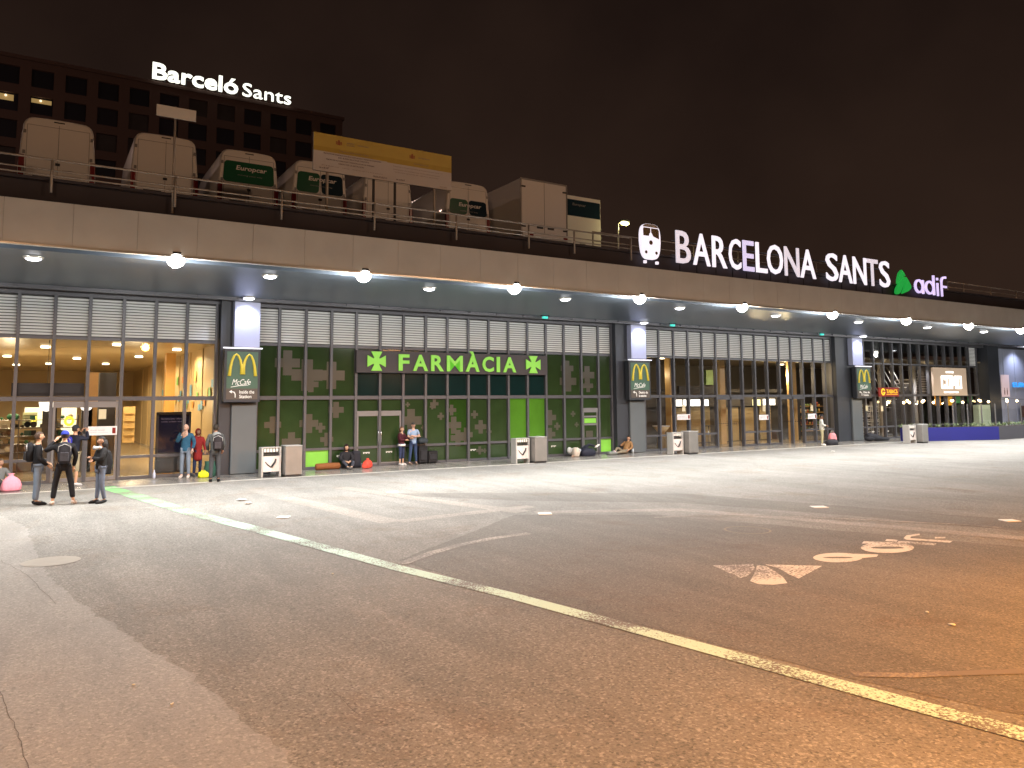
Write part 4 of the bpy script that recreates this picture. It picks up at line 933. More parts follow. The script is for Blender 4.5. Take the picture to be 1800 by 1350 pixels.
# vans -------------------------------------------------------------
DZ = 8.35
def sec(y, w_, h, zb=.32, r=.28):
    P = [(-w_ * .95, zb), (-w_ * .995, zb + .12), (-w_, zb + (h - zb) * .30), (-w_ * .985, zb + (h - zb) * .48), (-w_ * .945, zb + (h - zb) * .68)]
    r = min(r, w_ * .5)
    for k in range(6):
        a = R(172 - k * 16.4); P.append((-w_ * .905 + r + r * cos(a), h - r + r * sin(a) * .985))
    P.append((-w_ * .3, h + .012))
    Q = [(-x, z) for x, z in reversed(P)]
    return [Vector((x, y, z)) for x, z in P + Q]
def wheel(t, x, y, r=.34):
    b = MB(); b.use(M['tyre']).cyl((x - .11, y, r), r, .22, 20, 'x'); b.use(M['steel2']).cyl((x - .113, y, r), r * .6, .226, 14, 'x'); b.obj('wheel', None, t)
def van(X, top, label, glassy=None, h=2.6, w2=1.0, rot=0, Y=26.0, brandtext=True, gloss='white', plate='right'):
    t = thing('parked_van', label, 'van', (X, Y, DZ), rot, group='vans parked on the roof')
    b = MB()
    b.loft([sec(0, w2 * .95, h - .07, .4, .3), sec(.05, w2 * .985, h - .03, .36), sec(.14, w2, h, .32), sec(3.7, w2, h), sec(4.15, w2 * .97, h - .12), sec(4.9, w2 * .93, h * .62, .32, .2), sec(5.05, w2 * .93, 1.35, .32, .2), sec(5.75, w2 * .88, 1.05, .32, .18), sec(5.9, w2 * .8, .85, .4, .15)], smooth=True)
    b.obj('body', M[gloss], t)
    b = MB(); b.box(-.004, .004, -.008, .0, .55, h - .2); b.box(-w2 * .9, w2 * .9, -.006, 0, .52, .535); b.obj('door_seam', M['dark'], t)
    for s in (-1, 1):
        b = MB(); b.bbox(s * w2 * .91 - .075, s * w2 * .91 + .075, -.02, .1, .8, 1.42, .03); b.obj('tail_light', M['red'], t)
    b = MB(); b.bbox(-w2 * .97, w2 * .97, -.12, .1, .34, .58, .05); b.obj('bumper', M[gloss], t)
    b = MB()
    for s in (-1, 1):
        for z in (.95, 1.5, h - .5): b.bbox(s * w2 * .86 - .035, s * w2 * .86 + .035, -.03, 0, z - .05, z + .05, .01)
        b.box(s * w2 * .8 - .006, s * w2 * .8 + .006, -.009, 0, .62, h - .28)
    b.box(-w2 * .8, w2 * .8, -.009, 0, h - .285, h - .275); b.obj('hinge', M['dark'] if 0 else M['steel'], t)
    b = MB()
    for x in (-.5, -.17, .17, .5): b.box(x * w2 - .03, x * w2 + .03, .5, 3.6, h - .01, h + .022)
    b.obj('roof_rib', M[gloss], t)
    for s in (-1, 1):
        b = MB(); b.box(s * w2 * .99 - .008, s * w2 * .99 + .008, 4.05, 4.7, 1.35, 1.95) if s else None; b.obj('side_window', M['vdark'], t)
        b = MB(); b.box(s * w2 - .012, s * w2 + .012, .3, 4.0, .72, .8); b.obj('side_moulding', M['black'], t)
    b = MB(); b.bbox(-w2 * .62, -.1, -.04, 0, .76, .83, .01); b.obj('step_slot', M['black'], t)
    b = MB(); b.bbox(.12, .42, -.02, .0, 1.02, 1.08, .01); b.bbox(-.06, .06, -.04, .0, 1.2, 1.27, .01); b.obj('handle', M['black'], t)
    b = MB(); b.bbox(.1, .62, -.02, 0, .84, .95, .008); pl = b.obj('licence_plate', M['offwhite'], t)
    b = MB(); b.bbox(-.14, .14, -.02, .03, h - .13, h - .1, .008); b.obj('brake_light', M['black'], t)
    for s in (-1, 1):
        b = MB(); b.bbox(s * (w2 + .16) - .09, s * (w2 + .16) + .09, 4.2, 4.28, 1.35, 1.75, .03); b.obj('mirror', M['black'], t)
    for x in (-w2 + .12, w2 - .12): wheel(t, x, 1.0); wheel(t, x, 4.7)
    b = MB(); b.poly([(-w2 * .8, 4.24, h - .3), (w2 * .8, 4.24, h - .3), (w2 * .84, 4.94, h * .6), (-w2 * .84, 4.94, h * .6)], (0, -.01, .02)); b.obj('windscreen', M['vdark'], t)
    if glassy:
        z0, z1, split = glassy
        ws = w2 * .80
        def rp(x0, x1, m_, nm):
            b = MB(); cr = .12; P = []
            for cx_, cz_, a0 in ((x1 - cr, z1 - cr, 0), (x0 + cr, z1 - cr, 90), (x0 + cr, z0 + cr + .03, 180), (x1 - cr, z0 + cr + .03, 270)):
                for k in range(5):
                    a = R(a0 + k * 22.5); P.append((cx_ + cr * cos(a) + (.03 * (1 if cx_ > 0 else -1) if cz_ < (z0 + z1) / 2 else 0), -.012, cz_ + cr * sin(a)))
            b.poly(P, (0, .02, 0)); return b.obj(nm, m_, t)
        if split:
            rp(-ws, -.02, M['vgreen'], 'rear_window'); rp(.02, ws, M['vdark'], 'rear_window')
        else: rp(-ws, ws, M['vgreen'], 'rear_window')
        if brandtext:
            text('lettering', 'Europcar', -.42, z1 - .33, 1.0, .2, M['white'], t, -.016, .004, .02, .12)
            text('lettering', 'moving your way', -.36, z1 - .48, .8, .05, M['steel'], t, -.016, .004)
    return t
van(.27, 0, 'tall plain white van at the far left of the roof', h=2.62)
van(3.2, 0, 'tall plain white van behind the sign pole', h=2.68)
van(5.77, 0, 'white van with a full green rear window left of the works board', (1.42, 2.16, False), h=2.58)
van(8.2, 0, 'white van with split green and dark rear windows behind the works board\'s left end', (1.42, 2.16, True), h=2.6)
v5 = van(10.75, 0, 'pale van mostly hidden behind the middle of the works board', h=2.5)
van(14.1, 0, 'white van with a green band across its rear right of the works board', (1.38, 2.0, True), h=2.72)
# box truck
t = thing('box_truck', 'white box truck with hinged rear doors, rightmost tall vehicle on the roof', 'truck', (17.02, 25.0, DZ), group='vans parked on the roof')
b = MB(); b.bbox(-1.12, 1.12, 0, 4.6, .75, 2.92, .02); b.obj('cargo_box', M['white'], t)
b = MB(); b.box(-.006, .006, -.012, 0, .8, 2.86); b.box(-1.13, -1.07, -.015, .02, .75, 2.93); b.box(1.07, 1.13, -.015, .02, .75, 2.93); b.box(-1.13, 1.13, -.016, .02, 2.87, 2.935); b.obj('door_frame', M['steel'], t)
for s in (-1, 1):
    for z in (1.0, 2.6): b = MB(); b.bbox(s * 1.0 - .1, s * 1.0 + .1, -.035, 0, z - .03, z + .03, .01); b.obj('hinge', M['black'], t)
for x in (-.22, .3): b = MB(); b.bbox(x - .15, x + .15, -.03, .0, .98, 1.1, .01); b.obj('handle', M['black'], t)
b = MB(); b.bbox(-1.1, 1.1, -.1, .1, .55, .75, .03); b.obj('bumper', M['white'], t)
b = MB(); b.bbox(-.85, -.6, -.12, -.1, .6, .7, .01); b.bbox(.85, 1.05, -.12, -.1, .6, .7, .01); b.obj('tail_light', M['red'], t)
b = MB(); b.loft([sec(4.7, .98, 2.1, .35, .15), sec(5.6, .98, 2.1, .35, .15), sec(6.2, .95, 1.3, .35, .15), sec(6.8, .9, 1.0, .35, .15)], smooth=True); b.obj('cab', M['white'], t)
b = MB(); b.box(-.4, .4, .1, 5, .45, .74); b.obj('chassis', M['black'], t)
for x in (-.95, .95): wheel(t, x, 1.1, .36); wheel(t, x, 5.4, .36)
t = thing('box_truck', 'white luton truck with a dark green rear band beside the tall box truck', 'truck', (19.35, 25.6, DZ), group='vans parked on the roof')
b = MB(); b.bbox(-1.0, 1.0, 0, 4.2, .5, 2.75, .02); b.obj('cargo_box', M['white'], t)
b = MB(); b.box(-.98, .96, -.012, 0, 1.88, 2.58); b.obj('rear_band', M['vdark'], t)
text('lettering', 'Europcar', -.5, 2.3, .7, .14, M['steel'], t, -.016, .004, .02, .12)
b = MB(); b.box(-.96, .96, -.008, 0, .56, .575); b.bbox(-.15, .15, -.03, 0, .68, .74, .01); b.obj('tail_lift', M['steel'], t)
b = MB(); b.box(-.95, .95, 4.2, 5.6, .4, 1.9); b.obj('cab', M['white'], t)
for x in (-.85, .85): wheel(t, x, .9, .34); wheel(t, x, 4.9, .34)
# roof lamp
t = thing('roof_lamp_post', 'short lamp post with a glowing yellow head beside the trucks', 'lamp post', (21.05, 25.3, DZ))
b = MB(); b.tube([(0, 0, -.9), (0, 0, 1.75), (.2, 0, 1.86)], [.04, .035, .025], 8); b.obj('pole', M['steel2'], t)
b = MB(); b.bbox(.15, .6, -.12, .12, 1.86, 1.94, .02); b.obj('hood', M['dark'], t)
b = MB(); b.ball((.38, 0, 1.8), (.24, .12, .09), 14, 8); b.obj('lens', emat('yellow_lens', (1.0, .92, .35), 7), t)
light('roof_lamp_light', 'POINT', (.38, -.1, 1.6), 90, (1, .85, .35), .13, t)

# ------------------------------------------------------------------ forecourt furniture
def binpair(x, y, where_, rz=0):
    t = thing('litter_bin', 'square brushed steel litter bin ' + where_, 'litter bin', (x + .55, y - .15, .012), rz, group='steel litter bins')
    b = MB(); b.bbox(-.29, .29, -.27, .27, .07, 1.02, .02); b.obj('body', M['steel'], t)
    b = MB(); b.box(-.26, .26, -.24, .24, 0, .07); b.obj('plinth', M['black'], t)
    b = MB(); b.bbox(-.3, .3, -.28, .28, 1.02, 1.05, .02); b.obj('lid', M['steel2'], t)
    t = thing('ashtray_stand', 'steel ashtray stand with a kicking boot poster ' + where_, 'ashtray stand', (x - .12, y + .1, .012), rz, group='poster ashtray stands')
    for s in (-.3, .3):
        b = MB(); b.bbox(s - .03, s + .03, -.2, .2, 0, 1.0, .01); b.obj('side_panel', M['steel2'], t)
    b = MB(); b.box(-.27, .27, -.18, .18, .97, 1.0); b.obj('top_panel', M['steel2'], t)
    b = MB(); b.box(-.27, .27, -.18, -.15, .18, .7); b.obj('front_panel', mat('pink_grey_panel', (.55, .5, .48), .5) if 'pink_grey_panel' not in bpy.data.materials else bpy.data.materials['pink_grey_panel'], t)
    b = MB(); b.box(-.27, .27, -.1, .1, .72, .78); b.obj('slot', M['black'], t)
    b = MB()
    for k in range(5): b.box(-.24 + k * .1, -.17 + k * .1, -.17, -.16, .84, .95)
    b.obj('grille', M['offwhite'], t)
    b = MB(); b.tube([(-.2, -.19, .52), (-.12, -.19, .42), (-.02, -.19, .34), (.05, -.19, .36)], [.012, .016, .02, .026], 8)
    b.tube([(.02, -.19, .36), (.07, -.19, .43), (.12, -.19, .50), (.15, -.19, .6)], [.03, .036, .032, .03], 8); b.obj('boot_picture', M['black'], t)
binpair(7.0, 26.75, 'by the first pillar'); binpair(16.95, 26.55, 'in front of the lit green pharmacy panes'); binpair(25.4, 26.5, 'right of the second pillar'); binpair(41.75, 25.1, 'before the blue planter')

# planter and plants
t = thing('planter', 'long low planter box with royal blue front along the terrace', 'planter', (0, 0, 0.01))
blu = mat('royal_blue', (.012, .013, .14), .5, 0, .12, 1)
A, B_, C_ = Vector((42.6, 27.4)), Vector((48.9, 24.1)), Vector((62, 24.1))
A = Vector((42.8, 26.2)); B_ = Vector((48.9, 24.05))
def wallseg(b, p, q, h0, h1, th=.35):
    d = (q - p).normalized(); n = Vector((-d.y, d.x)) * th
    P = [p, q, q + n, p + n]
    b.loft([[Vector((v.x, v.y, h0)) for v in P], [Vector((v.x, v.y, h1)) for v in P]])
b = MB(); wallseg(b, A, B_, 0, .78); b.obj('front_panel', blu, t)
b = MB(); wallseg(b, B_ + Vector((.005, 0)), C_, 0, .78); b.obj('side_panel', mat('charcoal_panel', (.035, .035, .045), .6, 0, .1, 1), t)
b = MB(); wallseg(b, A + Vector((.1, .06)), B_, .775, .8, .3); wallseg(b, B_, C_, .775, .8, .3); b.obj('soil', mat('soil', (.04, .03, .02), .95), t)
gm1 = mat('leaf_pale', (.16, .2, .1), .6, 0, .3, 5); gm2 = mat('leaf_dark', (.06, .11, .04), .6, 0, .3, 5)
random.seed(11); L1 = (B_ - A).length
for i in range(24):
    s = i * .62
    p = A + (B_ - A) * min(1, s / L1) if s < L1 else B_ + Vector((s - L1, 0))
    p = p + Vector((.05, .2)); b = MB()
    for k in range(46):
        a = random.uniform(0, 2 * pi); el = random.uniform(.1, 1.4); ln = random.uniform(.1, .26)
        o = Vector((random.uniform(-.28, .28), random.uniform(-.1, .1), random.uniform(0, .1))); d_ = Vector((cos(a) * cos(el), sin(a) * cos(el), sin(el)))
        sd = d_.cross(Vector((0, 0, 1))).normalized() * .022
        b.use(gm1 if random.random() < .6 else gm2); b.poly([o, o + d_ * ln * .5 + sd, o + d_ * ln, o + d_ * ln * .5 - sd])
    q = b.obj('plant', None, loc=(p.x, p.y, .8)); tag(q, 'small leafy green plant growing in the terrace planter', 'plant', 'plants in the terrace planter')
# string lights
t = thing('string_lights', 'string of warm bulbs hanging over the terrace behind the planter', 'string lights', (0, 0, 0))
bx = [43.6 - .2, 44.4, 45.0, 45.6, 46.1, 47.0, 48.2, 49.3, 50.3, 51.6, 52.6, 53.6, 54.8, 56.0, 57.2, 58.6, 60.0, 61.2, 62.4, 63.4]
pts = [(x, 27.5 - (.6 if k % 3 == 1 else 0), 2.28 + .07 * sin(k * 1.9)) for k, x in enumerate(bx)]
b = MB(); b.tube([(p[0], p[1], p[2] + .12) for p in pts], .01, 5); b.obj('cable', M['black'], t)
eb = emat('warm_bulb', (1.0, .72, .34), 14)
for k, p in enumerate(pts):
    b = MB(); b.ball(p, .075, 10, 8); b.obj('bulb', eb, t)
    if k % 3 == 0: light('bulb_light', 'POINT', (p[0], p[1] - .15, p[2] - .1), 9, (1.0, .66, .32), .05)
for x in (43.4, 48.6, 54.2, 58.9):
    pass
t = thing('terrace_screen', 'grey glass wind screen posts of the terrace behind the plants', 'screen', (0, 26.9, 0))
for k in range(9):
    b = MB(); b.box(49.3 + k * 1.7, 49.36 + k * 1.7, 0, .06, .012, 2.1); b.obj('post', M['frame2'], t)
b = MB(); b.box(49.36, 62.9, .02, .03, .8, 1.75); b.obj('pane', M['glass'], t)
for (x, z0, z1, c, lb) in ((51.3, 2.0, 2.65, (.9, .35, .02), 'glowing orange poster under the left part of the square bar sign'), (52.8, 2.0, 2.6, (.95, .45, .03), 'glowing orange poster under the right part of the square bar sign')):
    b = MB(); b.bbox(0, .7, 0, .03, 0, z1 - z0, .01); tag(b.obj('orange_poster', emat('orange_%d' % int(x), c, .8), loc=(x, 29.15, z0)), lb, 'poster', 'orange posters')
for (x, lb) in ((53.9, 'green lit panel right of the orange posters'), (55.4, 'second green lit panel near the dark pillar')):
    b = MB(); b.bbox(0, .6, 0, .03, 0, .45, .01); tag(b.obj('green_poster', emat('green_%d' % int(x), (.1, .4, .15), .35), loc=(x, 29.15, 2.15)), lb, 'poster', 'green posters')
b = MB(); b.bbox(0, 1.5, 0, .4, 0, 2.0, .02); tag(b.obj('kiosk_cabinet', mat('pale_green', (.3, .36, .26), .5), loc=(54.9, 28.2, .012)), 'pale green grey cabinet behind the terrace near the dark pillar', 'cabinet')
# ------------------------------------------------------------------ people
DEFER = []
BASE = dict(pel=(0, 0, .93), wai=(0, .01, 1.07), che=(0, .0, 1.28), nb=(0, .01, 1.45), nt=(0, -.005, 1.53), head=(0, -.01, 1.635),
            ha=(-.09, 0, .90), ka=(-.105, -.01, .50), aa=(-.11, .02, .09), ta=(-.12, -.14, .035),
            hb=(.09, 0, .90), kb=(.105, -.01, .50), ab=(.11, .02, .09), tb=(.12, -.14, .035),
            sa=(-.18, .01, 1.41), ea=(-.235, .03, 1.13), wa=(-.235, -.05, .87), sb=(.18, .01, 1.41), eb=(.235, .03, 1.13), wb=(.235, -.05, .87))
def skinmesh(name, J, edges, rad, m, parent, sub=2, extra=None):
    names = []
    for a, b in edges:
        for q in (a, b):
            if q not in names: names.append(q)
    me = bpy.data.meshes.new(name); me.from_pydata([J[n] for n in names], [(names.index(a), names.index(b)) for a, b in edges], [])
    o = bpy.data.objects.new(name, me); COL.objects.link(o); o.parent = parent
    md = o.modifiers.new('s', 'SKIN'); md.use_smooth_shade = True; md.branch_smoothing = .3
    if not me.skin_vertices: raise RuntimeError('no skin layer')
    for i, n in enumerate(names):
        r = rad[n]; r = r if hasattr(r, '__len__') else (r, r); me.skin_vertices[0].data[i].radius = r
        me.skin_vertices[0].data[i].use_root = (n == names[0])
    sb = o.modifiers.new('u', 'SUBSURF'); sb.levels = sub; sb.render_levels = sub
    DEFER.append((o, m, extra)); return o
ARM = [('che', 'sa'), ('sa', 'ea'), ('ea', 'wa'), ('che', 'sb'), ('sb', 'eb'), ('eb', 'wb')]
LEG = [('pel', 'ha'), ('ha', 'ka'), ('ka', 'aa'), ('pel', 'hb'), ('hb', 'kb'), ('kb', 'ab')]
TOR = [('pel', 'wai'), ('wai', 'che'), ('che', 'nb')]
SKINS = {}
def cm(name, c, r=.75, **k):
    if name not in bpy.data.materials: mat(name, c, r, 0, .22, 9, .9, 17, spec=.25, **k)
    return bpy.data.materials[name]
def hand(b, w_, e, side, curl=.5):
    """palm, four bent fingers of unequal length and a thumb leaving the side of the palm"""
    w_ = Vector(w_); d = (w_ - Vector(e)).normalized(); up = Vector((0, 0, 1)) if abs(d.z) < .85 else Vector((0, -1, 0))
    s = d.cross(up).normalized(); n = s.cross(d).normalized()
    b.tube([w_ - d * .02, w_ + d * .03, w_ + d * .085, w_ + d * .1], [.024, .032, .034, .02], 8)
    for k, ln in enumerate((.066, .076, .07, .055)):
        o = w_ + d * .09 + s * (k - 1.5) * .018
        q = o + d * ln * .5 - n * ln * .15 * curl; r = q + (d * (1 - curl * .7) - n * curl).normalized() * ln * .5
        b.tube([o, q, r], [.0095, .009, .007], 6)
    sd = s * (-1 if side > 0 else 1); o = w_ + d * .03 + sd * .026
    b.tube([o, o + d * .03 + sd * .025, o + d * .062 + sd * .028 - n * .012 * curl], [.012, .0105, .008], 6)
def person(label, loc, yaw, hgt=1.75, pose=None, top=((.02, .02, .022), 'jacket'), legs=((.05, .07, .12), 'trousers'), shoes=(.02, .02, .02), hair=(.03, .02, .015), hairlen='short', skin=(.42, .25, .17),
           cap=None, hood=None, face=(0, 0), bare=False, sleeve=True, topscale=1.0, legend='ab', group=None, hem=None):
    t = thing('person', label, 'person', loc, yaw, group)
    J = {k: Vector(v) for k, v in BASE.items()}
    for k, v in (pose or {}).items(): J[k] = Vector(v)
    s = hgt / 1.75
    for k in J: J[k] = J[k] * s
    sk = cm('skin_%02d' % int(skin[0] * 100), skin, .55)
    rad = dict(pel=(.13, .1), wai=(.125, .09), che=(.14, .1), nb=(.075, .065), nt=.052, ha=.08, ka=.052, aa=.036, ta=.034, hb=.08, kb=.052, ab=.036, tb=.034, sa=.055, ea=.04, wa=.026, sb=.055, eb=.04, wb=.026)
    rad = {k: tuple(q * s for q in (v if hasattr(v, '__len__') else (v, v))) for k, v in rad.items()}
    hd = J['head']; fy, fp = R(face[0]), R(face[1])
    hm_ = Matrix.Translation(hd) @ Matrix.Rotation(fy, 4, 'Z') @ Matrix.Rotation(fp, 4, 'X')
    def extras(b):
        def hf(q):
            k = q.copy()
            if q.z < 0: k.x *= 1 - .28 * (-q.z) ** 1.4; k.y *= 1 - .12 * (-q.z)
            if q.y < -.75: k.y -= .03
            return k
        b.ball((0, 0, 0), Vector((.076, .094, .115)) * s, 18, 14, mx=hm_, fn=hf)
        b.tube([Vector((0, -.088, .022)) * s, Vector((0, -.105, -.012)) * s, Vector((0, -.112, -.026)) * s, Vector((0, -.09, -.036)) * s], [.007 * s, .012 * s, .014 * s, .006 * s], 8, mx=hm_)
        for q in (-1, 1): b.ball(Vector((q * .078, .006, -.008)) * s, Vector((.012, .022, .03)) * s, 8, 6, mx=hm_)
        hand(b, J['wa'], J['ea'], -1); hand(b, J['wb'], J['eb'], 1)
    body = skinmesh('body', J, TOR + [('nb', 'nt'), ('nt', 'head')] + ARM + LEG + [('aa', 'ta'), ('ab', 'tb')], {**rad, 'head': (.05 * s, .05 * s)}, sk, t, 2, extras)
    # face
    b = MB(); b.use(cm('eye_white', (.6, .6, .58), .3))
    for q in (-1, 1): b.ball(Vector((q * .030, -.083, .012)) * s, Vector((.013, .008, .007)) * s, 8, 6, mx=hm_)
    b.use(M['black'])
    for q in (-1, 1): b.ball(Vector((q * .030, -.090, .012)) * s, Vector((.006, .004, .006)) * s, 6, 5, mx=hm_); b.tube([Vector((q * .045, -.086, .03)) * s, Vector((q * .016, -.093, .031)) * s], .004 * s, 5, mx=hm_)
    b.use(cm('lips', (.33, .12, .1), .5)).ball(Vector((0, -.088, -.058)) * s, Vector((.022, .010, .007)) * s, 8, 6, mx=hm_)
    b.obj('face', None, t)
    # hair
    hc = cm('hair_%03d' % int(hair[0] * 1000), hair, .6)
    b = MB()
    if hairlen == 'bald':
        b.ball((0, 0, 0), Vector((.081, .098, .112)) * s, 18, 12, mx=hm_, keep=lambda q: q.y > .1 and -.5 < q.z < .45)
    else:
        b.ball((0, .006 * s, .006 * s), Vector((.086, .104, .122)) * s, 18, 12, mx=hm_, fn=lambda q: q * (1 + .04 * sin(q.x * 19 + q.z * 23)), keep=lambda q: q.z > .42 or (q.y > -.12 and q.z > -.45))
        if hairlen == 'long':
            b.tube([hd + Vector((0, .05, .02)) * s, hd + Vector((0, .075, -.1)) * s, hd + Vector((0, .085, -.24)) * s, hd + Vector((0, .08, -.34)) * s], [.085 * s, .095 * s, .085 * s, .04 * s], 12)
        if hairlen == 'mid':
            b.tube([hd + Vector((0, .04, .02)) * s, hd + Vector((0, .055, -.08)) * s, hd + Vector((0, .055, -.15)) * s], [.085 * s, .09 * s, .05 * s], 12)
    b.obj('hair', hc, t)
    if cap:
        b = MB(); b.ball((0, .004 * s, .03 * s), Vector((.092, .110, .105)) * s, 18, 12, mx=hm_, keep=lambda q: q.z > .05)
        bd = cap[1]; b.poly([hm_ @ (Vector((x, bd * y, .042)) * s) for x, y in ((-.07, .085), (-.06, .15), (0, .172), (.06, .15), (.07, .085))], Vector((0, 0, .006)))
        b.obj('cap', cm('cap_%03d' % int(cap[0][2] * 1000), cap[0], .7), t)
    if hood:
        b = MB(); b.ball((0, .012 * s, .004), Vector((.105, .122, .145)) * s, 18, 12, mx=hm_, keep=lambda q: q.y > -.62 or q.z > .75)
        b.tube([hm_ @ Vector((0, .03, -.12)) , J['nb'] + Vector((0, .03, 0))], [.1 * s, .12 * s], 12); b.obj('hood', cm('hood_%03d' % int(hood[0] * 1000 + hood[2] * 100), hood, .85), t)
    # clothes
    tc_ = cm('%s_%d' % (top[1], hash(top[0]) % 99991), top[0], .8); k = topscale
    rt = {**rad}
    for q, v in dict(pel=(.155, .125), wai=(.15, .12), che=(.165, .13), nb=(.085, .078), sa=.078, sb=.078, ea=.058, eb=.058, wa=.044, wb=.044).items():
        v = v if hasattr(v, '__len__') else (v, v); rt[q] = tuple(x * s * k for x in v)
    A_ = ARM if sleeve else [('che', 'sa'), ('sa', 'ma'), ('che', 'sb'), ('sb', 'mb')]
    JJ = dict(J); JJ['ma'] = J['sa'].lerp(J['ea'], .75); JJ['mb'] = J['sb'].lerp(J['eb'], .75); rt['ma'] = rt['mb'] = (.062 * s * k,) * 2
    for q, e in (('wa', 'ea'), ('wb', 'eb')): JJ[q] = J[e].lerp(J[q], .93)
    ed = list(TOR)
    if hem is None and not (pose and 'pel' in pose): hem = .22
    if hem is not None:
        JJ['hem'] = J['pel'].lerp(J['ka'].lerp(J['kb'], .5), hem); rt['hem'] = (.15 * s * k, .14 * s * k); ed = [('hem', 'pel')] + ed
    skinmesh(top[1], JJ, ed + A_, rt, tc_, t, 2)
    lc = cm('%s_%d' % (legs[1], hash(legs[0]) % 99991), legs[0], .85)
    rl = {q: tuple(x * s for x in v) for q, v in dict(pel=(.118, .108), ha=(.09, .09), hb=(.09, .09), ka=(.068, .068), kb=(.068, .068), aa=(.052, .052), ab=(.052, .052)).items()}
    JL = dict(J)
    if bare:
        for q, e in (('aa', 'ka'), ('ab', 'kb')): JL[q] = J[e].lerp(J[q], bare); rl[q] = (.062 * s,) * 2
    else:
        for q, e in (('aa', 'ka'), ('ab', 'kb')): JL[q] = J[e].lerp(J[q], .96)
    skinmesh(legs[1], JL, LEG, rl, lc, t, 2)
    sc_ = cm('shoe_%03d' % int(shoes[0] * 1000), shoes, .6)
    for a, tt in (('aa', 'ta'), ('ab', 'tb')):
        A0, T0 = J[a], J[tt]; d = (T0 - A0); d2 = Vector((d.x, d.y, d.z)).normalized()
        heel = A0 - d2 * .05 * s; heel.z = min(heel.z, A0.z); h2 = A0.lerp(T0, .5)
        low = Vector((0, 0, -.035 * s)) if abs(d2.z) < .6 else Vector((0, 0, 0))
        b = MB(); b.tube([heel + low, A0 + low * .6, h2 + low * .6, T0, T0 + d2 * .05 * s], [.03 * s, .05 * s, .05 * s, .042 * s, .022 * s], 10); b.obj('shoe', sc_, t)
    return t
def backpack(label, loc, yaw, c, s=1.0, trim=None):
    t = thing('backpack', label, 'backpack', loc, yaw)
    b = MB(); b.loft([[Vector((x * w_, y * d_, z)) for x, y in [(cos(2 * pi * k / 16) * .5 * (abs(cos(2 * pi * k / 16)) ** -.35 if abs(cos(2 * pi * k / 16)) > .05 else 1), sin(2 * pi * k / 16) * .5) for k in range(16)]] for z, w_, d_ in ((-.25 * s, .2, .1), (-.22 * s, .28, .17), (-.05 * s, .31, .2), (.12 * s, .29, .17), (.2 * s, .22, .12), (.23 * s, .08, .05))], smooth=True)
    b.obj('bag', cm('pack_%03d' % int(c[2] * 999 + c[0] * 99), c, .8), t)
    b = MB(); b.bbox(-.1, .1, .08, .125, -.2 * s, 0, .02); b.obj('pocket', cm('pocket_%03d' % int(c[2] * 999), tuple(min(1, q * 1.5 + .01) for q in c), .8), t)
    b = MB(); b.tube([(-.14, .085, .02), (-.13, .09, .14), (0, .07, .2), (.13, .09, .14), (.14, .085, .02)], .006, 5)
    for q in (-1, 1): b.tube([(q * .09, -.08, .16), (q * .11, -.2, .18), (q * .12, -.26, .06), (q * .1, -.2, -.12), (q * .08, -.08, -.2)], .013, 6)
    b.obj('strap', cm('pack_trim', trim or (.2, .2, .2), .6), t)
    return t
def bag(name, label, loc, yaw, w_, d_, h, c, cat, handle=True, slump=.12, strapc=None, peak=False, rough=.7, group=None):
    t = thing(name, label, cat, loc, yaw, group); rs = []
    for z, k in ((0, .92), (.04, 1.0), (.5, 1.02), (.85, .86), (1, .55 if slump > .1 else .9)) if not peak else ((0, .86), (.1, 1), (.35, .97), (.6, .8), (.78, .5), (.86, .24), (.93, .2), (1, .34)):
        rs.append([Vector((w_ / 2 * k * (1 + slump * .4 * sin(3 * a + z * 5)) * (abs(cos(a)) ** .6) * (1 if cos(a) > 0 else -1), d_ / 2 * k * (1 + slump * .4 * cos(2 * a + z * 4)) * (abs(sin(a)) ** .6) * (1 if sin(a) > 0 else -1), z * h)) for a in [2 * pi * q / 20 for q in range(20)]])
    b = MB(); b.loft(rs, smooth=True); b.obj('body', cm('bag_%03d%03d%03d' % tuple(int(q * 999) for q in c), c, rough), t)
    if handle:
        b = MB(); b.tube([(-w_ * .2, 0, h * .95), (-w_ * .15, 0, h * 1.18), (w_ * .15, 0, h * 1.18), (w_ * .2, 0, h * .95)], .012, 6); b.obj('handle', cm('strap_%03d' % int((strapc or c)[0] * 999), strapc or c, .6), t)
    return t
blk, den, dnm = (.006, .006, .008), (.06, .095, .15), (.02, .03, .07)
GZ = .012
# young man with backpack, facing right
person('young man in black jacket and jeans standing in profile, leftmost of the standing people', (.12, 22.95, 0), R(98), 1.82, dict(wa=(-.21, -.2, .93), wb=(.2, -.24, .98), eb=(.24, -.02, 1.12), ta=(-.1, -.16, .035)), (blk, 'jacket'), ((.13, .17, .23), 'jeans'), blk, (.05, .03, .02), skin=(.42, .25, .16), face=(8, 0))
backpack('black backpack on the young man in profile', (-.06, 22.98, 1.33), R(188 - 90 + 180 - 180), blk, 1.0, (.5, .5, .5))
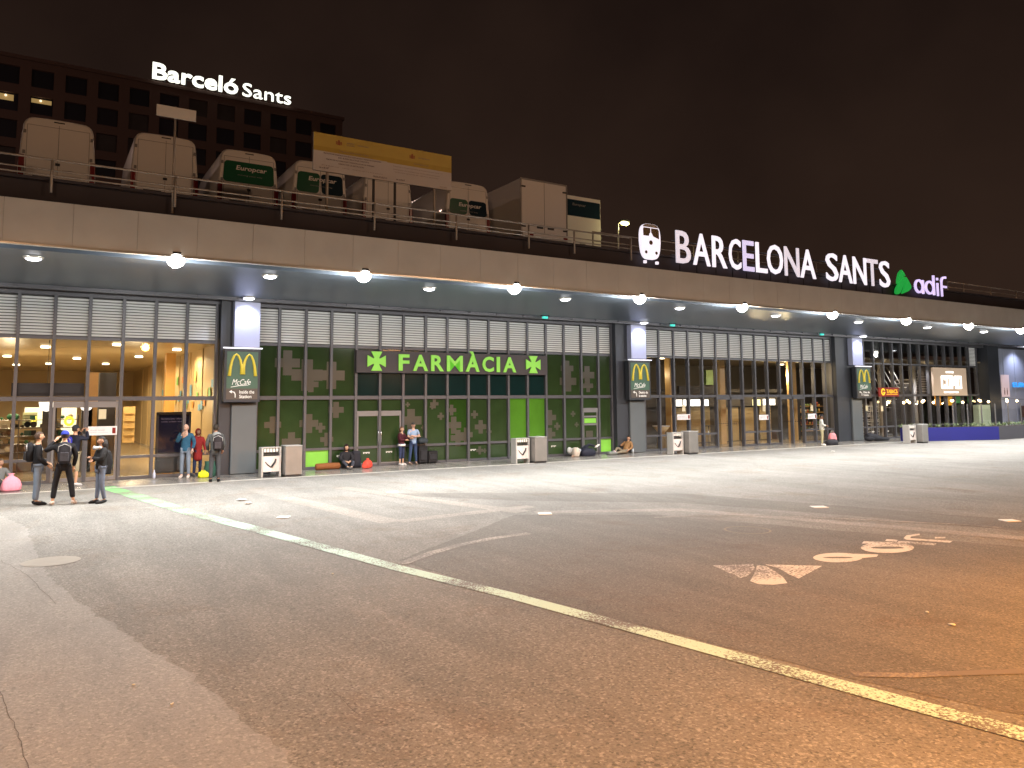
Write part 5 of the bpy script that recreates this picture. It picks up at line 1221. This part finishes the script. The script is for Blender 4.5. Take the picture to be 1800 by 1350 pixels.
# man with blue cap seen from behind, arm raised
person('man in black with a backwards blue cap, legs apart, seen from behind', (.68, 22.6, 0), R(176), 1.84,
       dict(ha=(-.09, 0, .9), ka=(-.17, 0, .5), aa=(-.23, .02, .09), ta=(-.28, -.12, .035), hb=(.09, 0, .9), kb=(.16, 0, .5), ab=(.2, .02, .09), tb=(.24, -.13, .035), eb=(.40, -.04, 1.27), wb=(.2, -.19, 1.52), ea=(-.25, 0, 1.13), wa=(-.2, -.1, .88)),
       (blk, 'jacket'), ((.01, .01, .013), 'trousers'), (.55, .48, .44), (.03, .02, .015), skin=(.5, .32, .22), cap=((.02, .035, .26), 1), bare=.86)
backpack('rounded dark backpack with pale piping on the man with the blue cap', (.68, 22.42, 1.32), R(176 + 180 - 180), (.018, .018, .024), 1.12, (.4, .4, .4))
# man taking a photo at the glass
person('man in navy jacket and dark cap raising both hands to take a photo', (1.1, 27.5, .004), R(128), 1.86, dict(ea=(-.3, -.16, 1.34), wa=(-.1, -.3, 1.58), eb=(.3, -.16, 1.34), wb=(.1, -.3, 1.58)), ((.014, .016, .03), 'jacket'), ((.28, .25, .17), 'shorts'), (.5, .5, .5), (.03, .03, .03), skin=(.48, .28, .18), cap=((.02, .022, .03), -1), bare=.25)
backpack('bright blue backpack on the man taking a photo', (.95, 27.55, 1.3), R(128), (.03, .03, .33), .95, (.3, .3, .6))
b = MB(); b.bbox(-.04, .04, -.006, .006, 0, .15, .005); tag(b.obj('phone', M['black'], loc=(1.33, 27.37, 1.6), rotz=R(128)), 'small black phone held up by the man taking a photo', 'phone')
# girl with long hair, facing left
person('woman with long dark hair and jeans facing left with folded arms, nearest the green line', (1.5, 22.4, 0), R(-72), 1.68, dict(ea=(-.22, -.08, 1.14), wa=(.02, -.24, 1.13), eb=(.22, -.08, 1.16), wb=(-.06, -.22, 1.2), ta=(-.12, -.18, .035), aa=(-.1, -.04, .09), ab=(.1, .08, .09), tb=(.11, -.1, .035)), ((.014, .014, .016), 'jacket'), ((.10, .12, .17), 'jeans'), blk, (.014, .011, .011), 'long', (.30, .17, .11), hem=.15, topscale=1.1)
bag('jacket_bundle', 'black jacket hanging behind the back of the long haired woman', (1.60, 22.44, .72), .3, .3, .16, .62, blk, 'jacket', False, .2)
b = MB(); b.tube([(-.16, -.1, 0), (-.1, -.13, .05), (0, -.14, .03), (.12, -.1, .06)], [.03, .045, .045, .03], 8); tag(b.obj('scarf', cm('grey_scarf', (.4, .4, .4), .9), loc=(1.5, 22.38, 1.36), rotz=R(-60)), 'grey collar draped over the shoulders of the long haired woman', 'scarf')
# man in blue jumper hand to chin
person('balding man in teal blue jumper and jeans with a hand at his chin', (4.42, 28.3, .004), R(-22), 1.80, dict(ea=(-.25, -.1, 1.16), wa=(-.07, -.2, 1.42), eb=(.27, .03, 1.14), wb=(.22, -.04, .92)), ((.022, .085, .15), 'jumper'), ((.17, .21, .27), 'jeans'), (.55, .55, .52), (.3, .28, .26), 'bald', (.52, .33, .25), face=(-14, 8), topscale=1.1)
person('person in a long dark red coat leaning on the glass behind the man in blue', (4.86, 28.62, .004), R(10), 1.62, dict(eb=(.25, -.06, 1.1), wb=(.2, -.2, .95)), ((.20, .015, .015), 'coat'), (dnm, 'trousers'), (.1, .1, .1), (.02, .015, .01), skin=(.25, .14, .09), hood=(.19, .014, .014), hem=.9, topscale=1.2)
# hooded man from behind
person('man in grey hooded jacket and grey trousers seen from behind beside the first pillar', (4.98, 26.2, 0), R(168), 1.84, dict(wa=(-.2, -.14, .95), wb=(.2, -.14, .95)), ((.06, .065, .065), 'jacket'), ((.05, .052, .058), 'trousers'), blk, (.02, .016, .014), 'short', (.3, .18, .12), topscale=1.08)
backpack('black backpack with shiny buckles on the man in the grey hooded jacket', (5.02, 26.0, 1.28), R(168), (.02, .016, .018), 1.05, (.5, .5, .5))
b = MB(); b.ball((0, 0, 0), (.14, .09, .1), 12, 8); tag(b.obj('folded_hood', cm('hoodgrey', (.18, .19, .19), .9), loc=(4.99, 26.08, 1.5)), 'pale grey folded hood hanging behind the neck of the man by the pillar', 'hood')
SIT = dict(pel=(0, .1, .11), wai=(0, .13, .25), che=(0, .12, .46), nb=(0, .1, .62), nt=(0, .08, .69), head=(0, .06, .79), ha=(-.1, .06, .11), hb=(.1, .06, .11), ka=(-.2, -.32, .3), aa=(-.05, -.5, .08), ta=(.02, -.62, .06), kb=(.2, -.32, .28), ab=(.08, -.55, .08), tb=(-.02, -.66, .06),
           sa=(-.18, .12, .58), sb=(.18, .12, .58), ea=(-.25, -.02, .34), wa=(-.08, -.22, .28), eb=(.25, -.02, .34), wb=(.08, -.22, .28))
person('person in black hooded coat sitting on the pavement against the pharmacy glass', (10.2, 28.55, .004), R(-8), 1.72, SIT, ((.018, .018, .022), 'coat'), ((.04, .045, .06), 'trousers'), (.1, .1, .11), (.02, .02, .02), skin=(.5, .33, .26), hood=(.025, .012, .014), topscale=1.25)
bag('rucksack', 'dark upright rucksack beside the person sitting in the black coat', (10.62, 28.7, GZ), .3, .36, .3, .62, (.022, .022, .03), 'bag', False, .1)
bag('red_bag', 'bright coral red bag lying by the feet of the sitting person', (10.9, 28.2, GZ), .9, .62, .3, .36, (.62, .07, .045), 'bag', False, .35, peak=True)
b = MB(); b.tube([(-.5, 0, .12), (-.47, 0, .12), (0, .01, .13), (.42, 0, .12), (.46, 0, .12)], [.07, .12, .125, .12, .06], 14); tag(b.obj('bedroll', cm('brown_roll', (.20, .075, .025), .8), loc=(9.42, 28.35, GZ), rotz=.05), 'brown rolled sleeping mat lying by the lime green pane', 'bedroll')
person('person with short hair sitting on the ground at the far left behind a pink bag', (-.78, 27.9, .004), R(25), 1.72, SIT, ((.16, .17, .17), 'jacket'), ((.05, .05, .05), 'trousers'), (.6, .6, .6), (.1, .07, .05), 'short', (.45, .28, .2), topscale=1.15)
bag('pink_bag', 'pink plastic bag on the pavement at the far left', (-.5, 27.0, GZ), .2, .52, .36, .5, (.75, .28, .36), 'bag', False, .2, peak=True)
# couple
person('woman in maroon top and knee length jeans leaning towards the man with folded arms', (12.5, 28.65, .004), R(30), 1.52, dict(ea=(-.2, -.08, 1.14), wa=(.05, -.2, 1.14), eb=(.24, -.12, 1.2), wb=(.22, -.34, 1.22)), ((.06, .012, .02), 'sweater'), ((.03, .04, .09), 'cropped_jeans'), (.6, .6, .58), (.09, .04, .025), 'mid', (.5, .3, .22), bare=.55, topscale=1.1)
b = MB(); b.tube([(0, 0, -.04), (0, 0, .04)], [.155, .15], 16); tag(b.obj('shirt_hem', cm('white_hem', (.7, .7, .7), .8), loc=(12.5, 28.65, .80)), 'white shirt hem showing under the maroon top of the woman', 'shirt')
person('man in pale blue short sleeved shirt with crossed arms next to the woman in maroon', (12.98, 28.6, .004), R(-4), 1.68, dict(ea=(-.25, -.08, 1.15), wa=(.08, -.24, 1.17), eb=(.25, -.08, 1.17), wb=(-.08, -.21, 1.2), ka=(-.13, -.02, .5), aa=(-.16, .02, .09), ab=(.15, .02, .09)), ((.24, .33, .48), 'shirt'), ((.03, .05, .11), 'jeans'), (.12, .09, .07), (.05, .03, .02), 'short', (.52, .26, .17), cap=((.06, .055, .05), -1), sleeve=False, topscale=1.05)
def suitcase(label, loc, yaw, h, w_=.4, c=(.012, .012, .014)):
    t = thing('suitcase', label, 'suitcase', loc, yaw)
    b = MB(); b.bbox(-w_ / 2, w_ / 2, -.13, .13, .05, h, .04); b.obj('shell', cm('case_black', c, .6), t)
    b = MB(); b.bbox(-w_ / 2 + .05, w_ / 2 - .05, -.16, -.13, .15, h * .75, .02); b.obj('pocket', cm('case_pocket', (.02, .02, .024), .7), t)
    b = MB(); b.tube([(-.08, .08, h), (-.08, .08, h + .1), (.08, .08, h + .1), (.08, .08, h)], .01, 6); b.obj('handle', M['black'], t)
    b = MB()
    for x in (-.14, .14): b.cyl((x - .02, -.08, .03), .03, .04, 10, 'x'); b.cyl((x - .02, .08, .03), .03, .04, 10, 'x')
    b.obj('wheel', M['black'], t)
suitcase('tall black suitcase just right of the man with crossed arms', (13.42, 28.7, GZ), .1, .72)
suitcase('shorter black suitcase, farther from the man with crossed arms', (13.86, 28.68, GZ), -.1, .5)
bag('travel_bag', 'dark slumped travel bag lying on top of the tall suitcase', (13.42, 28.68, .85), 0, .42, .28, .2, (.03, .04, .05), 'bag', True, .3)
# lying person with raised knees
person('person in grey lying on the pavement with knees raised by the pharmacy side door', (21.3, 28.45, .004), R(90), 1.7,
       dict(pel=(.0, .05, .14), wai=(0, .2, .24), che=(0, .42, .3), nb=(0, .56, .3), nt=(0, .63, .29), head=(0, .72, .28), ha=(-.1, .02, .14), hb=(.1, .02, .14), ka=(-.1, -.3, .52), aa=(-.1, -.72, .42), ta=(-.1, -.9, .48), kb=(.12, -.28, .46), ab=(.12, -.5, .08), tb=(.12, -.64, .06), sa=(-.18, .5, .32), sb=(.18, .5, .32), ea=(-.3, .5, .1), wa=(-.3, .7, .05), eb=(.28, .4, .12), wb=(.2, .15, .25)),
       ((.42, .47, .52), 'hoodie'), ((.015, .018, .03), 'trousers'), (.7, .7, .66), (.03, .02, .02), 'short', (.4, .25, .18), hood=(.42, .44, .44), topscale=1.15)
bag('duffel_bag', 'black duffel bag against the person lying by the side door', (21.4, 28.15, GZ), 0, .75, .35, .34, (.014, .016, .03), 'bag', False, .2)
bag('pale_bundle', 'pale crumpled bundle by the head of the lying person', (20.75, 28.2, GZ), 0, .3, .3, .4, (.45, .4, .34), 'bundle', False, .5)
person('man in a tan jacket reclining on the pavement against the second pillar', (23.6, 28.3, .004), R(-75), 1.7,
       dict(pel=(0, .12, .12), wai=(0, .22, .24), che=(0, .34, .42), nb=(0, .42, .56), nt=(0, .43, .63), head=(0, .44, .73), ha=(-.1, .08, .11), hb=(.1, .08, .11), ka=(-.12, -.35, .3), aa=(-.1, -.6, .08), ta=(-.1, -.72, .1), kb=(.12, -.38, .12), ab=(.1, -.82, .08), tb=(.1, -.88, .17), sa=(-.18, .4, .54), sb=(.18, .4, .54), ea=(-.28, .2, .36), wa=(-.12, -.02, .4), eb=(.3, .3, .3), wb=(.25, .1, .2)),
       ((.25, .14, .06), 'jacket'), ((.20, .17, .12), 'trousers'), (.45, .35, .4), (.02, .015, .012), 'short', (.38, .22, .14), topscale=1.1)
bag('small_bundle', 'small grey and lilac bundle on the ground left of the reclining man', (22.75, 28.1, GZ), 0, .5, .3, .16, (.16, .18, .17), 'bundle', False, .4)
b = MB(); b.cyl((0, 0, 0), .035, .2, 12); b.cyl((0, 0, .2), .015, .04, 8); tag(b.obj('water_bottle', mat('bottle', (.5, .55, .6), .15), loc=(24.1, 28.2, GZ)), 'small clear water bottle behind the reclining man', 'bottle')
b = MB(); b.tube([(0, 0, 0), (0, 0, .02), (0, 0, .17), (0, 0, .23), (0, 0, .29)], [.03, .045, .045, .02, .018], 12); tag(b.obj('water_bottle', mat('bottle2', (.5, .55, .7), .15), loc=(3.5, 28.55, GZ)), 'large clear plastic bottle on the pavement left of the man in blue', 'bottle')
person('person in pale grey sweatshirt and beige trousers looking down near the third pillar', (36.3, 26.9, .004), R(38), 1.66, dict(ea=(-.24, -.06, 1.14), wa=(-.06, -.24, 1.12), eb=(.24, -.06, 1.14), wb=(.08, -.24, 1.1)), ((.50, .51, .48), 'sweatshirt'), ((.36, .33, .2), 'trousers'), (.7, .68, .6), (.02, .02, .02), 'short', (.2, .12, .08), face=(0, 22), topscale=1.22, cap=((.015, .015, .018), -1))
bag('shoulder_bag', 'black wide bag on the ground beside the person in the pale sweatshirt', (36.95, 26.8, GZ), 0, .85, .4, .3, (.02, .02, .026), 'bag', False, .15)
bag('shopping_bag', 'red and white shopping bag behind the black wide bag', (37.3, 27.0, GZ), 0, .5, .3, .62, (.55, .2, .22), 'bag', True, .3, (.7, .7, .7))
# sleeping bag with someone's things at the third pillar
b = MB(); b.tube([(-.95, 0, .35), (-.7, 0, .3), (-.2, -.05, .2), (.4, -.1, .11), (.95, -.12, .08), (1.0, -.12, .07)], [.1, .2, .2, .12, .1, .04], 14)
b.ball((-.7, 0, .16), (.36, .25, .17), 12, 8); tag(b.obj('sleeping_bag', cm('sleeping_bag', (.02, .022, .028), .8), loc=(42.4, 27.7, GZ), rotz=0), 'dark sleeping bag lying below the grey pillar by the tobacco shop', 'sleeping bag')
bag('dark_bag', 'black bag on the ground between the first pillar and the first bin', (7.02, 28.1, GZ), 0, .42, .3, .5, (.015, .018, .025), 'bag', True, .2)
bag('green_bag', 'dark green round bag on the pavement left of the hooded man', (5.2, 28.2, GZ), 0, .38, .3, .52, (.02, .07, .05), 'bag', False, .1)
bag('yellow_bag', 'bright yellow bag at the feet of the person in red', (4.95, 27.95, GZ), 0, .34, .2, .2, (.62, .66, .02), 'bag', True, .3)

# turn the skinned figures into plain meshes
bpy.context.view_layer.update()
dg = bpy.context.evaluated_depsgraph_get()
res = [(o, m_, ex, bpy.data.meshes.new_from_object(o.evaluated_get(dg))) for o, m_, ex in DEFER]
for o, m_, ex, me in res:
    o.modifiers.clear()
    if ex:
        b = MB(); b.bm.from_mesh(me); ex(b)
        for f in b.bm.faces: f.smooth = True; f.material_index = 0
        bmesh.ops.recalc_face_normals(b.bm, faces=b.bm.faces[:]); b.bm.to_mesh(me); b.bm.free()
    me.materials.clear(); me.materials.append(m_); me.name = o.name; old = o.data; o.data = me; bpy.data.meshes.remove(old)
for o in SC.objects:
    if o.type == 'MESH' and not o.data.materials: print('NO MATERIAL', o.name)
